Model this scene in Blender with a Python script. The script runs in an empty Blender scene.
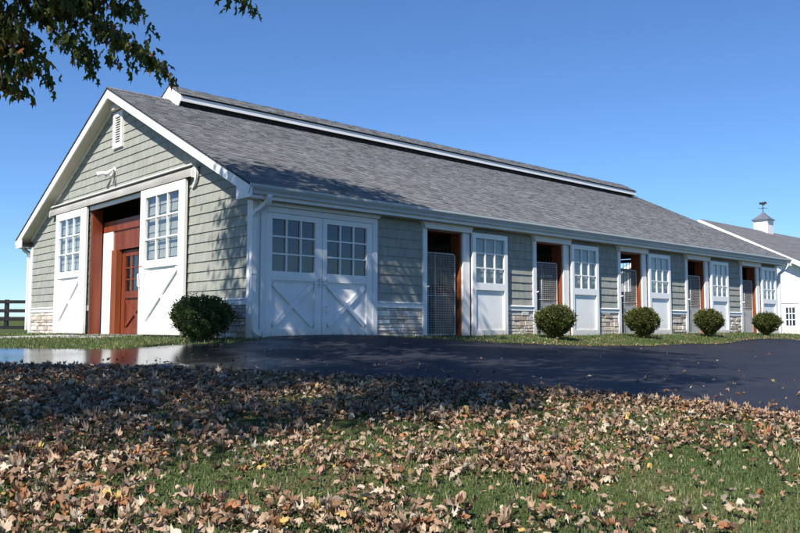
import bpy, bmesh, math, random
import numpy as np
from mathutils import Vector, Matrix, geometry
random.seed(7); rng = np.random.default_rng(11)
S = bpy.context.scene; COL = S.collection
PI = math.pi

# ------------------------------------------------------------------ materials
def newmat(name):
    m = bpy.data.materials.new(name); m.use_nodes = True
    nt = m.node_tree; nt.nodes.clear()
    out = nt.nodes.new('ShaderNodeOutputMaterial')
    b = nt.nodes.new('ShaderNodeBsdfPrincipled')
    nt.links.new(b.outputs[0], out.inputs[0])
    return m, nt, b, out
def N(nt, t, **kw):
    n = nt.nodes.new(t)
    for k, v in kw.items():
        if k in n.inputs.keys(): n.inputs[k].default_value = v
        else: setattr(n, k, v)
    return n
def ramp(nt, fac, stops):
    r = nt.nodes.new('ShaderNodeValToRGB'); cr = r.color_ramp
    while len(cr.elements) < len(stops): cr.elements.new(.5)
    for e, (p, c) in zip(cr.elements, stops):
        e.position = p; e.color = (c[0], c[1], c[2], 1) if not isinstance(c, (int, float)) else (c, c, c, 1)
    nt.links.new(fac, r.inputs[0]); return r
def noise_mat(name, c1, c2, scale=3, rough=.7, bump=.0, bscale=40, detail=6, spec=.3, stretch=(1, 1, 1), lo=.35, hi=.65):
    m, nt, b, out = newmat(name)
    tc = N(nt, 'ShaderNodeTexCoord'); mp = N(nt, 'ShaderNodeMapping'); mp.inputs['Scale'].default_value = stretch
    nt.links.new(tc.outputs['Object'], mp.inputs[0])
    n = N(nt, 'ShaderNodeTexNoise', Scale=scale, Detail=detail)
    nt.links.new(mp.outputs[0], n.inputs['Vector'])
    r = ramp(nt, n.outputs['Fac'], [(lo, c1), (hi, c2)])
    nt.links.new(r.outputs[0], b.inputs['Base Color'])
    b.inputs['Roughness'].default_value = rough
    b.inputs['Specular IOR Level'].default_value = spec
    if bump:
        n2 = N(nt, 'ShaderNodeTexNoise', Scale=bscale, Detail=4)
        nt.links.new(mp.outputs[0], n2.inputs['Vector'])
        bp = N(nt, 'ShaderNodeBump', Strength=bump, Distance=.01)
        nt.links.new(n2.outputs['Fac'], bp.inputs['Height']); nt.links.new(bp.outputs[0], b.inputs['Normal'])
    return m
def attr_mat(name, rough=.75, bump=0, bscale=60, spec=.25, mottle=.25, mscale=18, stretch=(1, 1, 1), translucent=0):
    m, nt, b, out = newmat(name)
    a = N(nt, 'ShaderNodeAttribute', attribute_name='Col')
    tc = N(nt, 'ShaderNodeTexCoord'); mp = N(nt, 'ShaderNodeMapping'); mp.inputs['Scale'].default_value = stretch
    nt.links.new(tc.outputs['Object'], mp.inputs[0])
    n = N(nt, 'ShaderNodeTexNoise', Scale=mscale, Detail=5)
    nt.links.new(mp.outputs[0], n.inputs['Vector'])
    r = ramp(nt, n.outputs['Fac'], [(.3, 1 - mottle), (.7, 1 + 0.0)])
    mx = N(nt, 'ShaderNodeMix', data_type='RGBA', blend_type='MULTIPLY'); mx.inputs[0].default_value = 1
    nt.links.new(a.outputs['Color'], mx.inputs[6]); nt.links.new(r.outputs[0], mx.inputs[7])
    nt.links.new(mx.outputs[2], b.inputs['Base Color'])
    b.inputs['Roughness'].default_value = rough; b.inputs['Specular IOR Level'].default_value = spec
    if bump:
        n2 = N(nt, 'ShaderNodeTexNoise', Scale=bscale, Detail=4)
        nt.links.new(mp.outputs[0], n2.inputs['Vector'])
        bp = N(nt, 'ShaderNodeBump', Strength=bump, Distance=.01)
        nt.links.new(n2.outputs['Fac'], bp.inputs['Height']); nt.links.new(bp.outputs[0], b.inputs['Normal'])
    if translucent:
        t = N(nt, 'ShaderNodeBsdfTranslucent'); nt.links.new(mx.outputs[2], t.inputs['Color'])
        ms = N(nt, 'ShaderNodeMixShader'); ms.inputs[0].default_value = translucent
        nt.links.new(b.outputs[0], ms.inputs[1]); nt.links.new(t.outputs[0], ms.inputs[2]); nt.links.new(ms.outputs[0], out.inputs[0])
    return m
def wood_mat(name, c1, c2, stretch, rough=.45):
    m, nt, b, out = newmat(name)
    tc = N(nt, 'ShaderNodeTexCoord'); mp = N(nt, 'ShaderNodeMapping'); mp.inputs['Scale'].default_value = stretch
    nt.links.new(tc.outputs['Object'], mp.inputs[0])
    n = N(nt, 'ShaderNodeTexNoise', Scale=4, Detail=8, Distortion=.6)
    nt.links.new(mp.outputs[0], n.inputs['Vector'])
    r = ramp(nt, n.outputs['Fac'], [(.32, c1), (.68, c2)])
    nt.links.new(r.outputs[0], b.inputs['Base Color']); b.inputs['Roughness'].default_value = rough
    return m
def paint(name, base, grime, rough=.45):
    """painted boards: faint weathering, a little road splash near the ground"""
    m, nt, b, out = newmat(name)
    g = N(nt, 'ShaderNodeNewGeometry')
    n = N(nt, 'ShaderNodeTexNoise', Scale=2.2, Detail=7); nt.links.new(g.outputs['Position'], n.inputs['Vector'])
    n3 = N(nt, 'ShaderNodeTexNoise', Scale=14, Detail=6); nt.links.new(g.outputs['Position'], n3.inputs['Vector'])
    r = ramp(nt, n.outputs['Fac'], [(.35, [c * .94 for c in base]), (.62, base)])
    sx = N(nt, 'ShaderNodeSeparateXYZ'); nt.links.new(g.outputs['Position'], sx.inputs[0])
    mr = N(nt, 'ShaderNodeMapRange'); mr.inputs['From Min'].default_value = .02; mr.inputs['From Max'].default_value = .32
    mr.inputs['To Min'].default_value = 1.05; mr.inputs['To Max'].default_value = 0
    nt.links.new(sx.outputs['Z'], mr.inputs['Value'])
    mm = N(nt, 'ShaderNodeMath', operation='MULTIPLY'); nt.links.new(mr.outputs[0], mm.inputs[0]); nt.links.new(n3.outputs['Fac'], mm.inputs[1])
    mx = N(nt, 'ShaderNodeMix', data_type='RGBA'); nt.links.new(mm.outputs[0], mx.inputs[0])
    nt.links.new(r.outputs[0], mx.inputs[6]); mx.inputs[7].default_value = (*grime, 1)
    nt.links.new(mx.outputs[2], b.inputs['Base Color']); b.inputs['Roughness'].default_value = rough
    bp = N(nt, 'ShaderNodeBump', Strength=.12, Distance=.004); n4 = N(nt, 'ShaderNodeTexNoise', Scale=60, Detail=3)
    nt.links.new(g.outputs['Position'], n4.inputs['Vector']); nt.links.new(n4.outputs['Fac'], bp.inputs['Height']); nt.links.new(bp.outputs[0], b.inputs['Normal'])
    return m

M = {}
M['white'] = paint('white_paint', (.80, .80, .785), (.42, .38, .31))
M['trim'] = paint('trim_paint', (.74, .745, .73), (.4, .37, .3), .5)
M['gutter'] = paint('gutter_metal', (.72, .73, .72), (.4, .37, .3), .35)
M['gutterface'] = paint('grey_gutter', (.45, .47, .46), (.4, .37, .3), .4)
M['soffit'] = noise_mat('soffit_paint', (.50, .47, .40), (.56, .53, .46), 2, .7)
M['siding'] = attr_mat('sage_shingle', .8, .25, 45, .2, .18, 9, (1, 1, .35))
M['sheath'] = noise_mat('wall_backing', (.12, .12, .10), (.16, .16, .13), 3, .9)
M['stone'] = attr_mat('ledge_stone', .9, .9, 26, .15, .35, 14)
M['mortar'] = noise_mat('mortar', (.36, .32, .26), (.45, .40, .33), 12, .95, .5, 60)
M['shingle'] = attr_mat('asphalt_shingle', .93, .6, 160, .15, .3, 60)
M['deck'] = noise_mat('roof_edge', (.03, .03, .035), (.05, .05, .055), 8, .8)
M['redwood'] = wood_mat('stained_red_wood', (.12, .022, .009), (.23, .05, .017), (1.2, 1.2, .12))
M['sunlit_redwood'] = wood_mat('sunlit_red_wood', (.17, .04, .014), (.32, .09, .028), (1.2, 1.2, .12))  # the red stain brightened, with sunlight put into its colour
M['rafter'] = wood_mat('grey_timber', (.45, .43, .40), (.6, .58, .55), (.2, 1, 1))
M['inwall'] = wood_mat('dark_stall_boards', (.07, .035, .02), (.14, .07, .04), (.15, .15, 3))
M['floor'] = noise_mat('barn_concrete', (.2, .19, .17), (.28, .26, .23), 3, .85, .3, 50)
M['galv'] = noise_mat('galvanised_bars', (.42, .42, .41), (.52, .52, .51), 6, .4)
M['galv'].node_tree.nodes['Principled BSDF'].inputs['Metallic'].default_value = .3
M['blackmetal'] = noise_mat('black_metal', (.02, .02, .02), (.035, .035, .035), 6, .5)
M['mesh'] = noise_mat('dull_wire', (.40, .39, .37), (.5, .49, .47), 6, .6)
M['black_board'] = noise_mat('black_board_paint', (.006, .007, .009), (.014, .014, .017), 5, .65, .3, 30)
M['farroof'] = noise_mat('dark_grey_roofing', (.11, .11, .113), (.155, .155, .16), 1.5, .85, .3, 8, stretch=(.4, 3, 3))
M['copper'] = noise_mat('slate_metal', (.11, .12, .15), (.16, .17, .20), 3, .4)
M['bark'] = noise_mat('maple_bark', (.07, .055, .045), (.14, .12, .10), 9, .95, .9, 22, stretch=(1, 1, .25))
M['fallen'] = attr_mat('dry_leaf', .75, 0, 60, .25, .3, 60, translucent=.12)
M['canopy'] = attr_mat('maple_leaf', .5, 0, 60, .35, .2, 20, translucent=.5)
M['shrubleaf'] = attr_mat('boxwood_leaf', .45, 0, 60, .4, .2, 20, translucent=.12)
M['blade'] = attr_mat('grass_blade', .6, 0, 60, .2, .2, 10, translucent=.25)
M['redtag'] = noise_mat('red_catch', (.45, .02, .02), (.5, .03, .03), 3, .4)
M['track'] = noise_mat('dull_track_metal', (.30, .285, .26), (.42, .40, .37), 4, .6, stretch=(1, .3, 1))
M['farwhite'] = noise_mat('far_white_boards', (.76, .76, .75), (.82, .82, .81), 1, .6)
M['darkglass'] = noise_mat('dark_panes', (.015, .02, .028), (.03, .035, .045), 2, .08, spec=.6)

m, nt, b, out = newmat('window_glass'); nt.nodes.remove(b)
tr = N(nt, 'ShaderNodeBsdfTransparent'); tr.inputs[0].default_value = (.95, .97, .97, 1)
gl = N(nt, 'ShaderNodeBsdfGlossy'); gl.inputs['Roughness'].default_value = .03; gl.inputs[0].default_value = (.85, .93, 1, 1)
fr = N(nt, 'ShaderNodeFresnel', IOR=1.5); ad = N(nt, 'ShaderNodeMath', operation='MULTIPLY_ADD')
gg = N(nt, 'ShaderNodeNewGeometry'); io = N(nt, 'ShaderNodeMapRange'); io.inputs['To Min'].default_value = 1.5; io.inputs['To Max'].default_value = 1 / 1.5
nt.links.new(gg.outputs['Backfacing'], io.inputs['Value']); nt.links.new(io.outputs[0], fr.inputs['IOR'])
ad.inputs[1].default_value = 1.5; ad.inputs[2].default_value = .03; nt.links.new(fr.outputs[0], ad.inputs[0])
tc = N(nt, 'ShaderNodeTexCoord'); nn = N(nt, 'ShaderNodeTexNoise', Scale=2.5, Detail=1); bp = N(nt, 'ShaderNodeBump', Strength=.12, Distance=.02)
nt.links.new(tc.outputs['Object'], nn.inputs['Vector']); nt.links.new(nn.outputs['Fac'], bp.inputs['Height']); nt.links.new(bp.outputs[0], gl.inputs['Normal'])
ms = N(nt, 'ShaderNodeMixShader'); nt.links.new(ad.outputs[0], ms.inputs[0]); nt.links.new(tr.outputs[0], ms.inputs[1]); nt.links.new(gl.outputs[0], ms.inputs[2]); nt.links.new(ms.outputs[0], out.inputs[0])
M['glass'] = m

# ------------------------------------------------------------------ mesh helpers
def tag(o, label=None, cat=None, group=None, kind=None):
    if label: o['label'] = label
    if cat: o['category'] = cat
    if group: o['group'] = group
    if kind: o['kind'] = kind
    return o
def empty(name, loc=(0, 0, 0), rz=0):
    o = bpy.data.objects.new(name, None); COL.objects.link(o); o.location = loc; o.rotation_euler = (0, 0, rz)
    o.empty_display_size = .2; return o
IDT = lambda u, w, z: (u, w, z)
class MB:
    def __init__(s, T=IDT): s.v = []; s.f = []; s.c = []; s.T = T
    def face(s, pts, col=None):
        n = len(s.v); s.v += [s.T(*p) for p in pts]; s.f.append(tuple(range(n, n + len(pts)))); s.c.append(col)
    def hull(s, a, b, col=None):
        """two matching loops a,b joined to a closed solid"""
        n = len(s.v); k = len(a); s.v += [s.T(*p) for p in a] + [s.T(*p) for p in b]
        fs = [tuple(n + i for i in range(k)), tuple(n + k + i for i in reversed(range(k)))]
        fs += [(n + i, n + k + i, n + k + (i + 1) % k, n + (i + 1) % k) for i in range(k)]
        s.f += fs; s.c += [col] * len(fs)
    def box(s, u0, u1, w0, w1, z0, z1, col=None):
        s.hull([(u0, w0, z0), (u1, w0, z0), (u1, w1, z0), (u0, w1, z0)], [(u0, w0, z1), (u1, w0, z1), (u1, w1, z1), (u0, w1, z1)], col)
    def prism_uz(s, poly, w0, w1, col=None):
        s.hull([(p[0], w0, p[1]) for p in poly], [(p[0], w1, p[1]) for p in poly], col)
    def prism_wz(s, poly, u0, u1, col=None):
        s.hull([(u0, p[0], p[1]) for p in poly], [(u1, p[0], p[1]) for p in poly], col)
    def bar(s, a, b, wid, w0, w1, col=None):
        dx, dz = b[0] - a[0], b[1] - a[1]; L = math.hypot(dx, dz); nx, nz = -dz / L * wid / 2, dx / L * wid / 2
        s.prism_uz([(a[0] - nx, a[1] - nz), (b[0] - nx, b[1] - nz), (b[0] + nx, b[1] + nz), (a[0] + nx, a[1] + nz)], w0, w1, col)
    def tube(s, pts, r, n=8, col=None):
        pts = [Vector(s.T(*p)) for p in pts]; rs = r if isinstance(r, (list, tuple)) else [r] * len(pts)
        up = None; base = len(s.v)
        for i, p in enumerate(pts):
            d = (pts[min(i + 1, len(pts) - 1)] - pts[max(i - 1, 0)]).normalized()
            if up is None: up = d.orthogonal().normalized()
            up = (up - d * up.dot(d))
            up = up.normalized() if up.length > 1e-6 else d.orthogonal().normalized()
            sd = d.cross(up)
            for k in range(n):
                a = 2 * PI * k / n; q = p + (up * math.cos(a) + sd * math.sin(a)) * rs[i]; s.v.append(tuple(q))
        for i in range(len(pts) - 1):
            for k in range(n):
                k2 = (k + 1) % n
                s.f.append((base + i * n + k, base + i * n + k2, base + (i + 1) * n + k2, base + (i + 1) * n + k)); s.c.append(col)
        s.f.append(tuple(base + k for k in reversed(range(n)))); s.c.append(col)
        s.f.append(tuple(base + (len(pts) - 1) * n + k for k in range(n))); s.c.append(col)
    def build(s, name, mat, parent=None, smooth=False, bevel=0):
        me = bpy.data.meshes.new(name); me.from_pydata(s.v, [], s.f)
        if any(c is not None for c in s.c):
            at = me.color_attributes.new('Col', 'FLOAT_COLOR', 'CORNER')
            d = []
            for f, c in zip(s.f, s.c): d += [(*(c or (.5, .5, .5)), 1)] * len(f)
            at.data.foreach_set('color', np.array(d, dtype=np.float32).ravel())
        bm = bmesh.new(); bm.from_mesh(me); bmesh.ops.recalc_face_normals(bm, faces=bm.faces); bm.to_mesh(me); bm.free()
        me.materials.append(mat)
        if smooth: me.polygons.foreach_set('use_smooth', [True] * len(me.polygons))
        o = bpy.data.objects.new(name, me); COL.objects.link(o)
        if parent is not None: o.parent = parent
        if bevel:
            bv = o.modifiers.new('bev', 'BEVEL'); bv.width = bevel; bv.segments = 2; bv.limit_method = 'ANGLE'
        return o
def catmull(pts, n=6):
    P = [Vector(p) for p in pts]; P = [P[0] * 2 - P[1]] + P + [P[-1] * 2 - P[-2]]; out = []
    for i in range(1, len(P) - 2):
        for k in range(n):
            t = k / n; a, b2, c, d = P[i - 1], P[i], P[i + 1], P[i + 2]
            out.append(tuple(.5 * ((2 * b2) + (c - a) * t + (2 * a - 5 * b2 + 4 * c - d) * t * t + (3 * b2 - a - 3 * c + d) * t ** 3)))
    out.append(tuple(P[-2])); return out
def np_mesh(name, V, F, col, mat, parent=None, smooth=False):
    """V (n,3), F (m,k) same-size polygons, col (n,3) per point"""
    me = bpy.data.meshes.new(name); n, (mf, k) = len(V), F.shape
    me.vertices.add(n); me.vertices.foreach_set('co', V.astype(np.float32).ravel())
    me.loops.add(mf * k); me.loops.foreach_set('vertex_index', F.astype(np.int32).ravel())
    me.polygons.add(mf); me.polygons.foreach_set('loop_start', np.arange(0, mf * k, k, dtype=np.int32))
    me.update(calc_edges=True)
    if col is not None:
        at = me.color_attributes.new('Col', 'FLOAT_COLOR', 'POINT')
        at.data.foreach_set('color', np.concatenate([col, np.ones((n, 1))], 1).astype(np.float32).ravel())
    if smooth: me.polygons.foreach_set('use_smooth', [True] * mf)
    me.materials.append(mat); me.validate()
    o = bpy.data.objects.new(name, me); COL.objects.link(o)
    if parent is not None: o.parent = parent
    return o
def rotmats(yaw, pitch, roll):
    cy, sy, cp, sp, cr, sr = np.cos(yaw), np.sin(yaw), np.cos(pitch), np.sin(pitch), np.cos(roll), np.sin(roll)
    Z = np.zeros_like(cy); O = np.ones_like(cy)
    Rz = np.stack([np.stack([cy, -sy, Z], -1), np.stack([sy, cy, Z], -1), np.stack([Z, Z, O], -1)], -2)
    Rx = np.stack([np.stack([O, Z, Z], -1), np.stack([Z, cp, -sp], -1), np.stack([Z, sp, cp], -1)], -2)
    Ry = np.stack([np.stack([cr, Z, sr], -1), np.stack([Z, O, Z], -1), np.stack([-sr, Z, cr], -1)], -2)
    return Rz @ Rx @ Ry
def instances(variants, which, P, R, s):
    """stack copies of small meshes into big arrays"""
    Vs, Fs, idx, off = [], [], [], 0
    for vi, (v, f) in enumerate(variants):
        sel = np.nonzero(which == vi)[0]
        if not len(sel): continue
        W = np.einsum('nij,kj->nki', R[sel], v) * s[sel, None, None] + P[sel, None, :]
        k = len(v); Vs.append(W.reshape(-1, 3))
        Fs.append((f[None] + (np.arange(len(sel)) * k)[:, None, None] + off).reshape(-1, f.shape[1]))
        idx.append(np.repeat(sel, k)); off += k * len(sel)
    return np.concatenate(Vs), np.concatenate(Fs), np.concatenate(idx)

# ------------------------------------------------------------------ terrain
CTRL = np.array([(0,0,0),(0,3,0),(0,6,0),(0,9,0),(0,11.5,0),(5,0,0),(10,0,0),(15,0,0),(21.6,0,-.02),(21.6,11.5,0),(10,11.5,0),(10,5,0),(21.6,5,-.02),
 (5,-1.1,-.05),(7.2,-1.1,-.05),(10.8,-1.1,-.05),(14.3,-1.1,-.05),(18,-1.1,-.05),(1.5,-2,-.06),(4,-2.05,-.15),(7,-2.05,-.23),(10,-2,-.25),(13,-2,-.26),(18.5,-2,-.23),
 (25,-1.5,-.22),(32,3,-.25),(42,8,-.33),(50,0,-.4),(2,-5,-.28),(8,-6,-.4),(15,-8,-.45),(25,-15,-.5),
 (-1.1,-9.5,-.46),(-1.2,-8.3,-.43),(-1.5,-7.45,-.4),(-2.13,-6.1,-.35),(-3.18,-4,-.3),(-4.64,-2,-.28),(-7,0,-.28),(-10,3,-.25),(-4,2,-.25),
 (-1.7,1.15,-.19),(-3.1,3.3,-.2),(-.75,.5,-.06),(-.6,2,-.05),(-1,6,-.04),(-2,6.1,-.06),(-4,8,-.15),(-5.4,-9.6,-.6),(-7.4,-11.9,-.68),(-6.9,-8.4,-.55),(-3.3,-11,-.6),
 (-12,-10,-.7),(-14,-4,-.5),(-20,8,-.3),(-8,20,-.1),(4,26,.08),(20,28,.1),(35,20,-.1),(0,-20,-.75),(-20,-20,-.9)], float)
def _U(r2): return np.where(r2 > 1e-12, r2 * np.log(np.maximum(r2, 1e-12)), 0)
_n = len(CTRL); _K = _U(((CTRL[:, None, :2] - CTRL[None, :, :2]) ** 2).sum(-1)) + np.eye(_n) * .6
_Pm = np.concatenate([np.ones((_n, 1)), CTRL[:, :2]], 1)
_A = np.block([[_K, _Pm], [_Pm.T, np.zeros((3, 3))]])
_w = np.linalg.solve(_A, np.concatenate([CTRL[:, 2], np.zeros(3)]))
def terr(X, Y):
    X = np.asarray(X, float); Y = np.asarray(Y, float); sh = X.shape; x = X.ravel(); y = Y.ravel(); out = np.empty(len(x))
    for i in range(0, len(x), 20000):
        a, b_ = x[i:i + 20000], y[i:i + 20000]
        r2 = (a[:, None] - CTRL[None, :, 0]) ** 2 + (b_[:, None] - CTRL[None, :, 1]) ** 2
        out[i:i + 20000] = _U(r2) @ _w[:_n] + _w[_n] + _w[_n + 1] * a + _w[_n + 2] * b_
    d = np.hypot(x - 8, y - 2); t = np.clip((d - 26) / 24, 0, 1); t = t * t * (3 - 2 * t)
    g = np.clip((y + .25 * x - 45) / 210, 0, 1); hill = 2.9 * g * g * (3 - 2 * g) + .35 * np.sin(x / 37) * g
    far = -.3 + hill
    return (np.clip(out, -1.2, .4) * (1 - t) + far * t).reshape(sh)
def tz(x, y): return float(terr(np.array([x]), np.array([y]))[0])

# lawn side edge and barn side edge of the asphalt
EDGE_LAWN = [(-26, 13.5), (-20, 9.6), (-13, 5.2), (-9, 2.3), (-6.5, 0), (-4.64, -2.0), (-3.75, -3.1), (-3.18, -4.0), (-2.6, -5.1), (-2.13, -6.1), (-1.75, -6.9), (-1.5, -7.45), (-1.38, -7.95), (-1.36, -8.6), (-1.45, -9.6), (-1.6, -10.6), (-2, -13), (-2.5, -20)]
EDGE_BARN = [(60, .4), (45, -.4), (35, -1.1), (27, -1.85), (22, -2.02), (18.5, -1.98), (13, -2.02), (9, -2.08), (7, -2.06), (5.5, -2.0), (4.3, -1.75), (3.5, -1.2), (3.0, -.6), (2.8, -.14), (.12, -.14), (0, -.35), (-.25, -.65), (-.8, -.75), (-1.35, .3), (-1.8, 1.15), (-2.4, 2.15), (-3.1, 3.26), (-5, 5.6), (-8, 8.5), (-14, 13), (-24, 20)]
def dense(pl, step, wob=0):
    out = []
    for a, b_ in zip(pl[:-1], pl[1:]):
        L = math.dist(a, b_); n = max(1, int(L / step))
        for k in range(n):
            t = k / n; w = wob * (math.sin(7.3 * (a[0] + t) + 5 * k) + math.sin(3.1 * k + a[1])) * .5
            out.append((a[0] + (b_[0] - a[0]) * t + w, a[1] + (b_[1] - a[1]) * t + w * .6))
    out.append(pl[-1]); return out
def sheet(poly, grid, dz, name, mat, skirt=.05):
    bx = [p[0] for p in poly]; by = [p[1] for p in poly]
    pts = [Vector(p) for p in poly]; nb = len(pts)
    def inside(x, y):
        c = False; j = nb - 1
        for i in range(nb):
            if (poly[i][1] > y) != (poly[j][1] > y) and x < (poly[j][0] - poly[i][0]) * (y - poly[i][1]) / (poly[j][1] - poly[i][1]) + poly[i][0]: c = not c
            j = i
        return c
    x = min(bx)
    for gx in np.arange(max(min(bx), -26), min(max(bx), 60), grid):
        for gy in np.arange(max(min(by), -20), min(max(by), 22), grid):
            if inside(gx, gy): pts.append(Vector((gx + random.uniform(-.05, .05), gy + random.uniform(-.05, .05))))
    r = geometry.delaunay_2d_cdt(pts, [], [list(range(nb))], 1, 1e-4)
    vs = np.array([(p[0], p[1]) for p in r[0]]); z = terr(vs[:, 0], vs[:, 1]) + dz
    me = bpy.data.meshes.new(name); me.from_pydata([(a[0], a[1], c) for a, c in zip(vs, z)], [], [tuple(f) for f in r[2]])
    bm = bmesh.new(); bm.from_mesh(me)
    for f in bm.faces:
        if f.normal.z < 0: f.normal_flip()
    ed = [e for e in bm.edges if e.is_boundary]
    ex = bmesh.ops.extrude_edge_only(bm, edges=ed)
    for v in ex['geom']:
        if isinstance(v, bmesh.types.BMVert): v.co.z -= skirt
    bm.to_mesh(me); bm.free()
    me.polygons.foreach_set('use_smooth', [True] * len(me.polygons)); me.materials.append(mat)
    o = bpy.data.objects.new(name, me); COL.objects.link(o); return o

# asphalt: blue-black sealed surface; smoother (damp) towards the gable end
m, nt, b, out = newmat('sealed_asphalt')
g = N(nt, 'ShaderNodeNewGeometry'); sx = N(nt, 'ShaderNodeSeparateXYZ'); nt.links.new(g.outputs['Position'], sx.inputs[0])
n1 = N(nt, 'ShaderNodeTexNoise', Scale=.8, Detail=8); nt.links.new(g.outputs['Position'], n1.inputs['Vector'])
n2 = N(nt, 'ShaderNodeTexNoise', Scale=160, Detail=3); nt.links.new(g.outputs['Position'], n2.inputs['Vector'])
r = ramp(nt, n1.outputs['Fac'], [(.3, (.016, .018, .026)), (.62, (.027, .028, .036)), (.78, (.040, .041, .047))])
n6 = N(nt, 'ShaderNodeTexNoise', Scale=.45, Detail=10, Roughness=.7); nt.links.new(g.outputs['Position'], n6.inputs['Vector'])
r = ramp(nt, n6.outputs['Fac'], [(.3, (.014, .016, .024)), (.5, (.026, .027, .036)), (.62, (.032, .033, .040)), (.75, (.055, .055, .060))])
r2 = ramp(nt, n2.outputs['Fac'], [(.32, .35), (.68, 1.75)])
mx = N(nt, 'ShaderNodeMix', data_type='RGBA', blend_type='MULTIPLY'); mx.inputs[0].default_value = 1
nt.links.new(r.outputs[0], mx.inputs[6]); nt.links.new(r2.outputs[0], mx.inputs[7]); nt.links.new(mx.outputs[2], b.inputs['Base Color'])
# wetness: strong where x < 0, patchy edge
wn = N(nt, 'ShaderNodeTexNoise', Scale=.9, Detail=5); mpw = N(nt, 'ShaderNodeMapping'); mpw.inputs['Scale'].default_value = (1, 1, 1)
nt.links.new(g.outputs['Position'], mpw.inputs[0]); nt.links.new(mpw.outputs[0], wn.inputs['Vector'])
ma = N(nt, 'ShaderNodeMath', operation='MULTIPLY_ADD'); ma.inputs[1].default_value = 3.0; nt.links.new(wn.outputs['Fac'], ma.inputs[0]); nt.links.new(sx.outputs['X'], ma.inputs[2])
my = N(nt, 'ShaderNodeMath', operation='MULTIPLY_ADD'); my.inputs[1].default_value = -.55; nt.links.new(sx.outputs['Y'], my.inputs[0]); nt.links.new(ma.outputs[0], my.inputs[2])
WET = N(nt, 'ShaderNodeMapRange'); WET.inputs['From Min'].default_value = .7; WET.inputs['From Max'].default_value = 2.3; WET.inputs['To Min'].default_value = .16; WET.inputs['To Max'].default_value = .62
nt.links.new(my.outputs[0], WET.inputs['Value']); nt.links.new(WET.outputs[0], b.inputs['Roughness'])
BS = N(nt, 'ShaderNodeMapRange'); BS.inputs['From Min'].default_value = .7; BS.inputs['From Max'].default_value = 2.3; BS.inputs['To Min'].default_value = .02; BS.inputs['To Max'].default_value = .55
nt.links.new(my.outputs[0], BS.inputs['Value'])
n5 = N(nt, 'ShaderNodeTexNoise', Scale=2.6, Detail=3); nt.links.new(g.outputs['Position'], n5.inputs['Vector'])
bq = N(nt, 'ShaderNodeBump', Distance=.02, Strength=.09); nt.links.new(n5.outputs['Fac'], bq.inputs['Height'])
bp = N(nt, 'ShaderNodeBump', Distance=.006); nt.links.new(n2.outputs['Fac'], bp.inputs['Height']); nt.links.new(BS.outputs[0], bp.inputs['Strength']); nt.links.new(bq.outputs[0], bp.inputs['Normal'])
nt.links.new(bp.outputs[0], b.inputs['Normal']); SP = N(nt, 'ShaderNodeMapRange'); SP.inputs['From Min'].default_value = .7; SP.inputs['From Max'].default_value = 2.3; SP.inputs['To Min'].default_value = .5; SP.inputs['To Max'].default_value = .16
nt.links.new(my.outputs[0], SP.inputs['Value']); nt.links.new(SP.outputs[0], b.inputs['Specular IOR Level'])
M['asphalt'] = m

m, nt, b, out = newmat('grass_ground')
g = N(nt, 'ShaderNodeNewGeometry')
n1 = N(nt, 'ShaderNodeTexNoise', Scale=1.3, Detail=8); nt.links.new(g.outputs['Position'], n1.inputs['Vector'])
n2 = N(nt, 'ShaderNodeTexNoise', Scale=55, Detail=4); nt.links.new(g.outputs['Position'], n2.inputs['Vector'])
r = ramp(nt, n1.outputs['Fac'], [(.3, (.055, .085, .022)), (.55, (.085, .11, .032)), (.72, (.14, .125, .055))])
r2 = ramp(nt, n2.outputs['Fac'], [(.3, .45), (.7, 1.3)])
mx = N(nt, 'ShaderNodeMix', data_type='RGBA', blend_type='MULTIPLY'); mx.inputs[0].default_value = 1
nt.links.new(r.outputs[0], mx.inputs[6]); nt.links.new(r2.outputs[0], mx.inputs[7]); nt.links.new(mx.outputs[2], b.inputs['Base Color'])
b.inputs['Roughness'].default_value = .95; b.inputs['Specular IOR Level'].default_value = .1
bp = N(nt, 'ShaderNodeBump', Strength=.8, Distance=.03); nt.links.new(n2.outputs['Fac'], bp.inputs['Height']); nt.links.new(bp.outputs[0], b.inputs['Normal'])
M['ground'] = m
M['path'] = noise_mat('pale_gravel', (.30, .30, .29), (.42, .41, .39), 12, .9, .6, 70)

tt = np.linspace(-1, 1, 341); ax = 900 * np.sinh(tt * 5.6) / math.sinh(5.6)
gx, gy = np.meshgrid(ax + 0, ax - 3, indexing='ij'); gz = terr(gx, gy)
n = len(ax); Vg = np.stack([gx, gy, gz], -1).reshape(-1, 3)
i, j = np.meshgrid(np.arange(n - 1), np.arange(n - 1), indexing='ij'); q = (i * n + j).ravel()
ground = np_mesh('ground', Vg, np.stack([q, q + n, q + n + 1, q + 1], -1), None, M['ground'], smooth=True)
tag(ground, 'green lawn and fields rolling out around the barn', 'lawn', kind='structure')
drive = sheet(dense(EDGE_LAWN, .35, .035) + [(60, -20)] + dense(EDGE_BARN, .35, .02), .55, .02, 'driveway', M['asphalt'])
tag(drive, 'dark sealed asphalt drive in front of the barn, damp and shiny near the gable', 'driveway', kind='structure')
pth = sheet([(-.25, 4.6), (-.25, 8.2), (-2.5, 8.9), (-6, 10.2), (-11, 12.6), (-20, 17), (-20, 16), (-11, 11.2), (-6, 8.7), (-2.8, 7.3), (-1.3, 6.4), (-.8, 5)], .5, .012, 'path', M['path'], .03)
tag(pth, 'pale gravel path leading to the big sliding doors', 'path', kind='structure')

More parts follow.
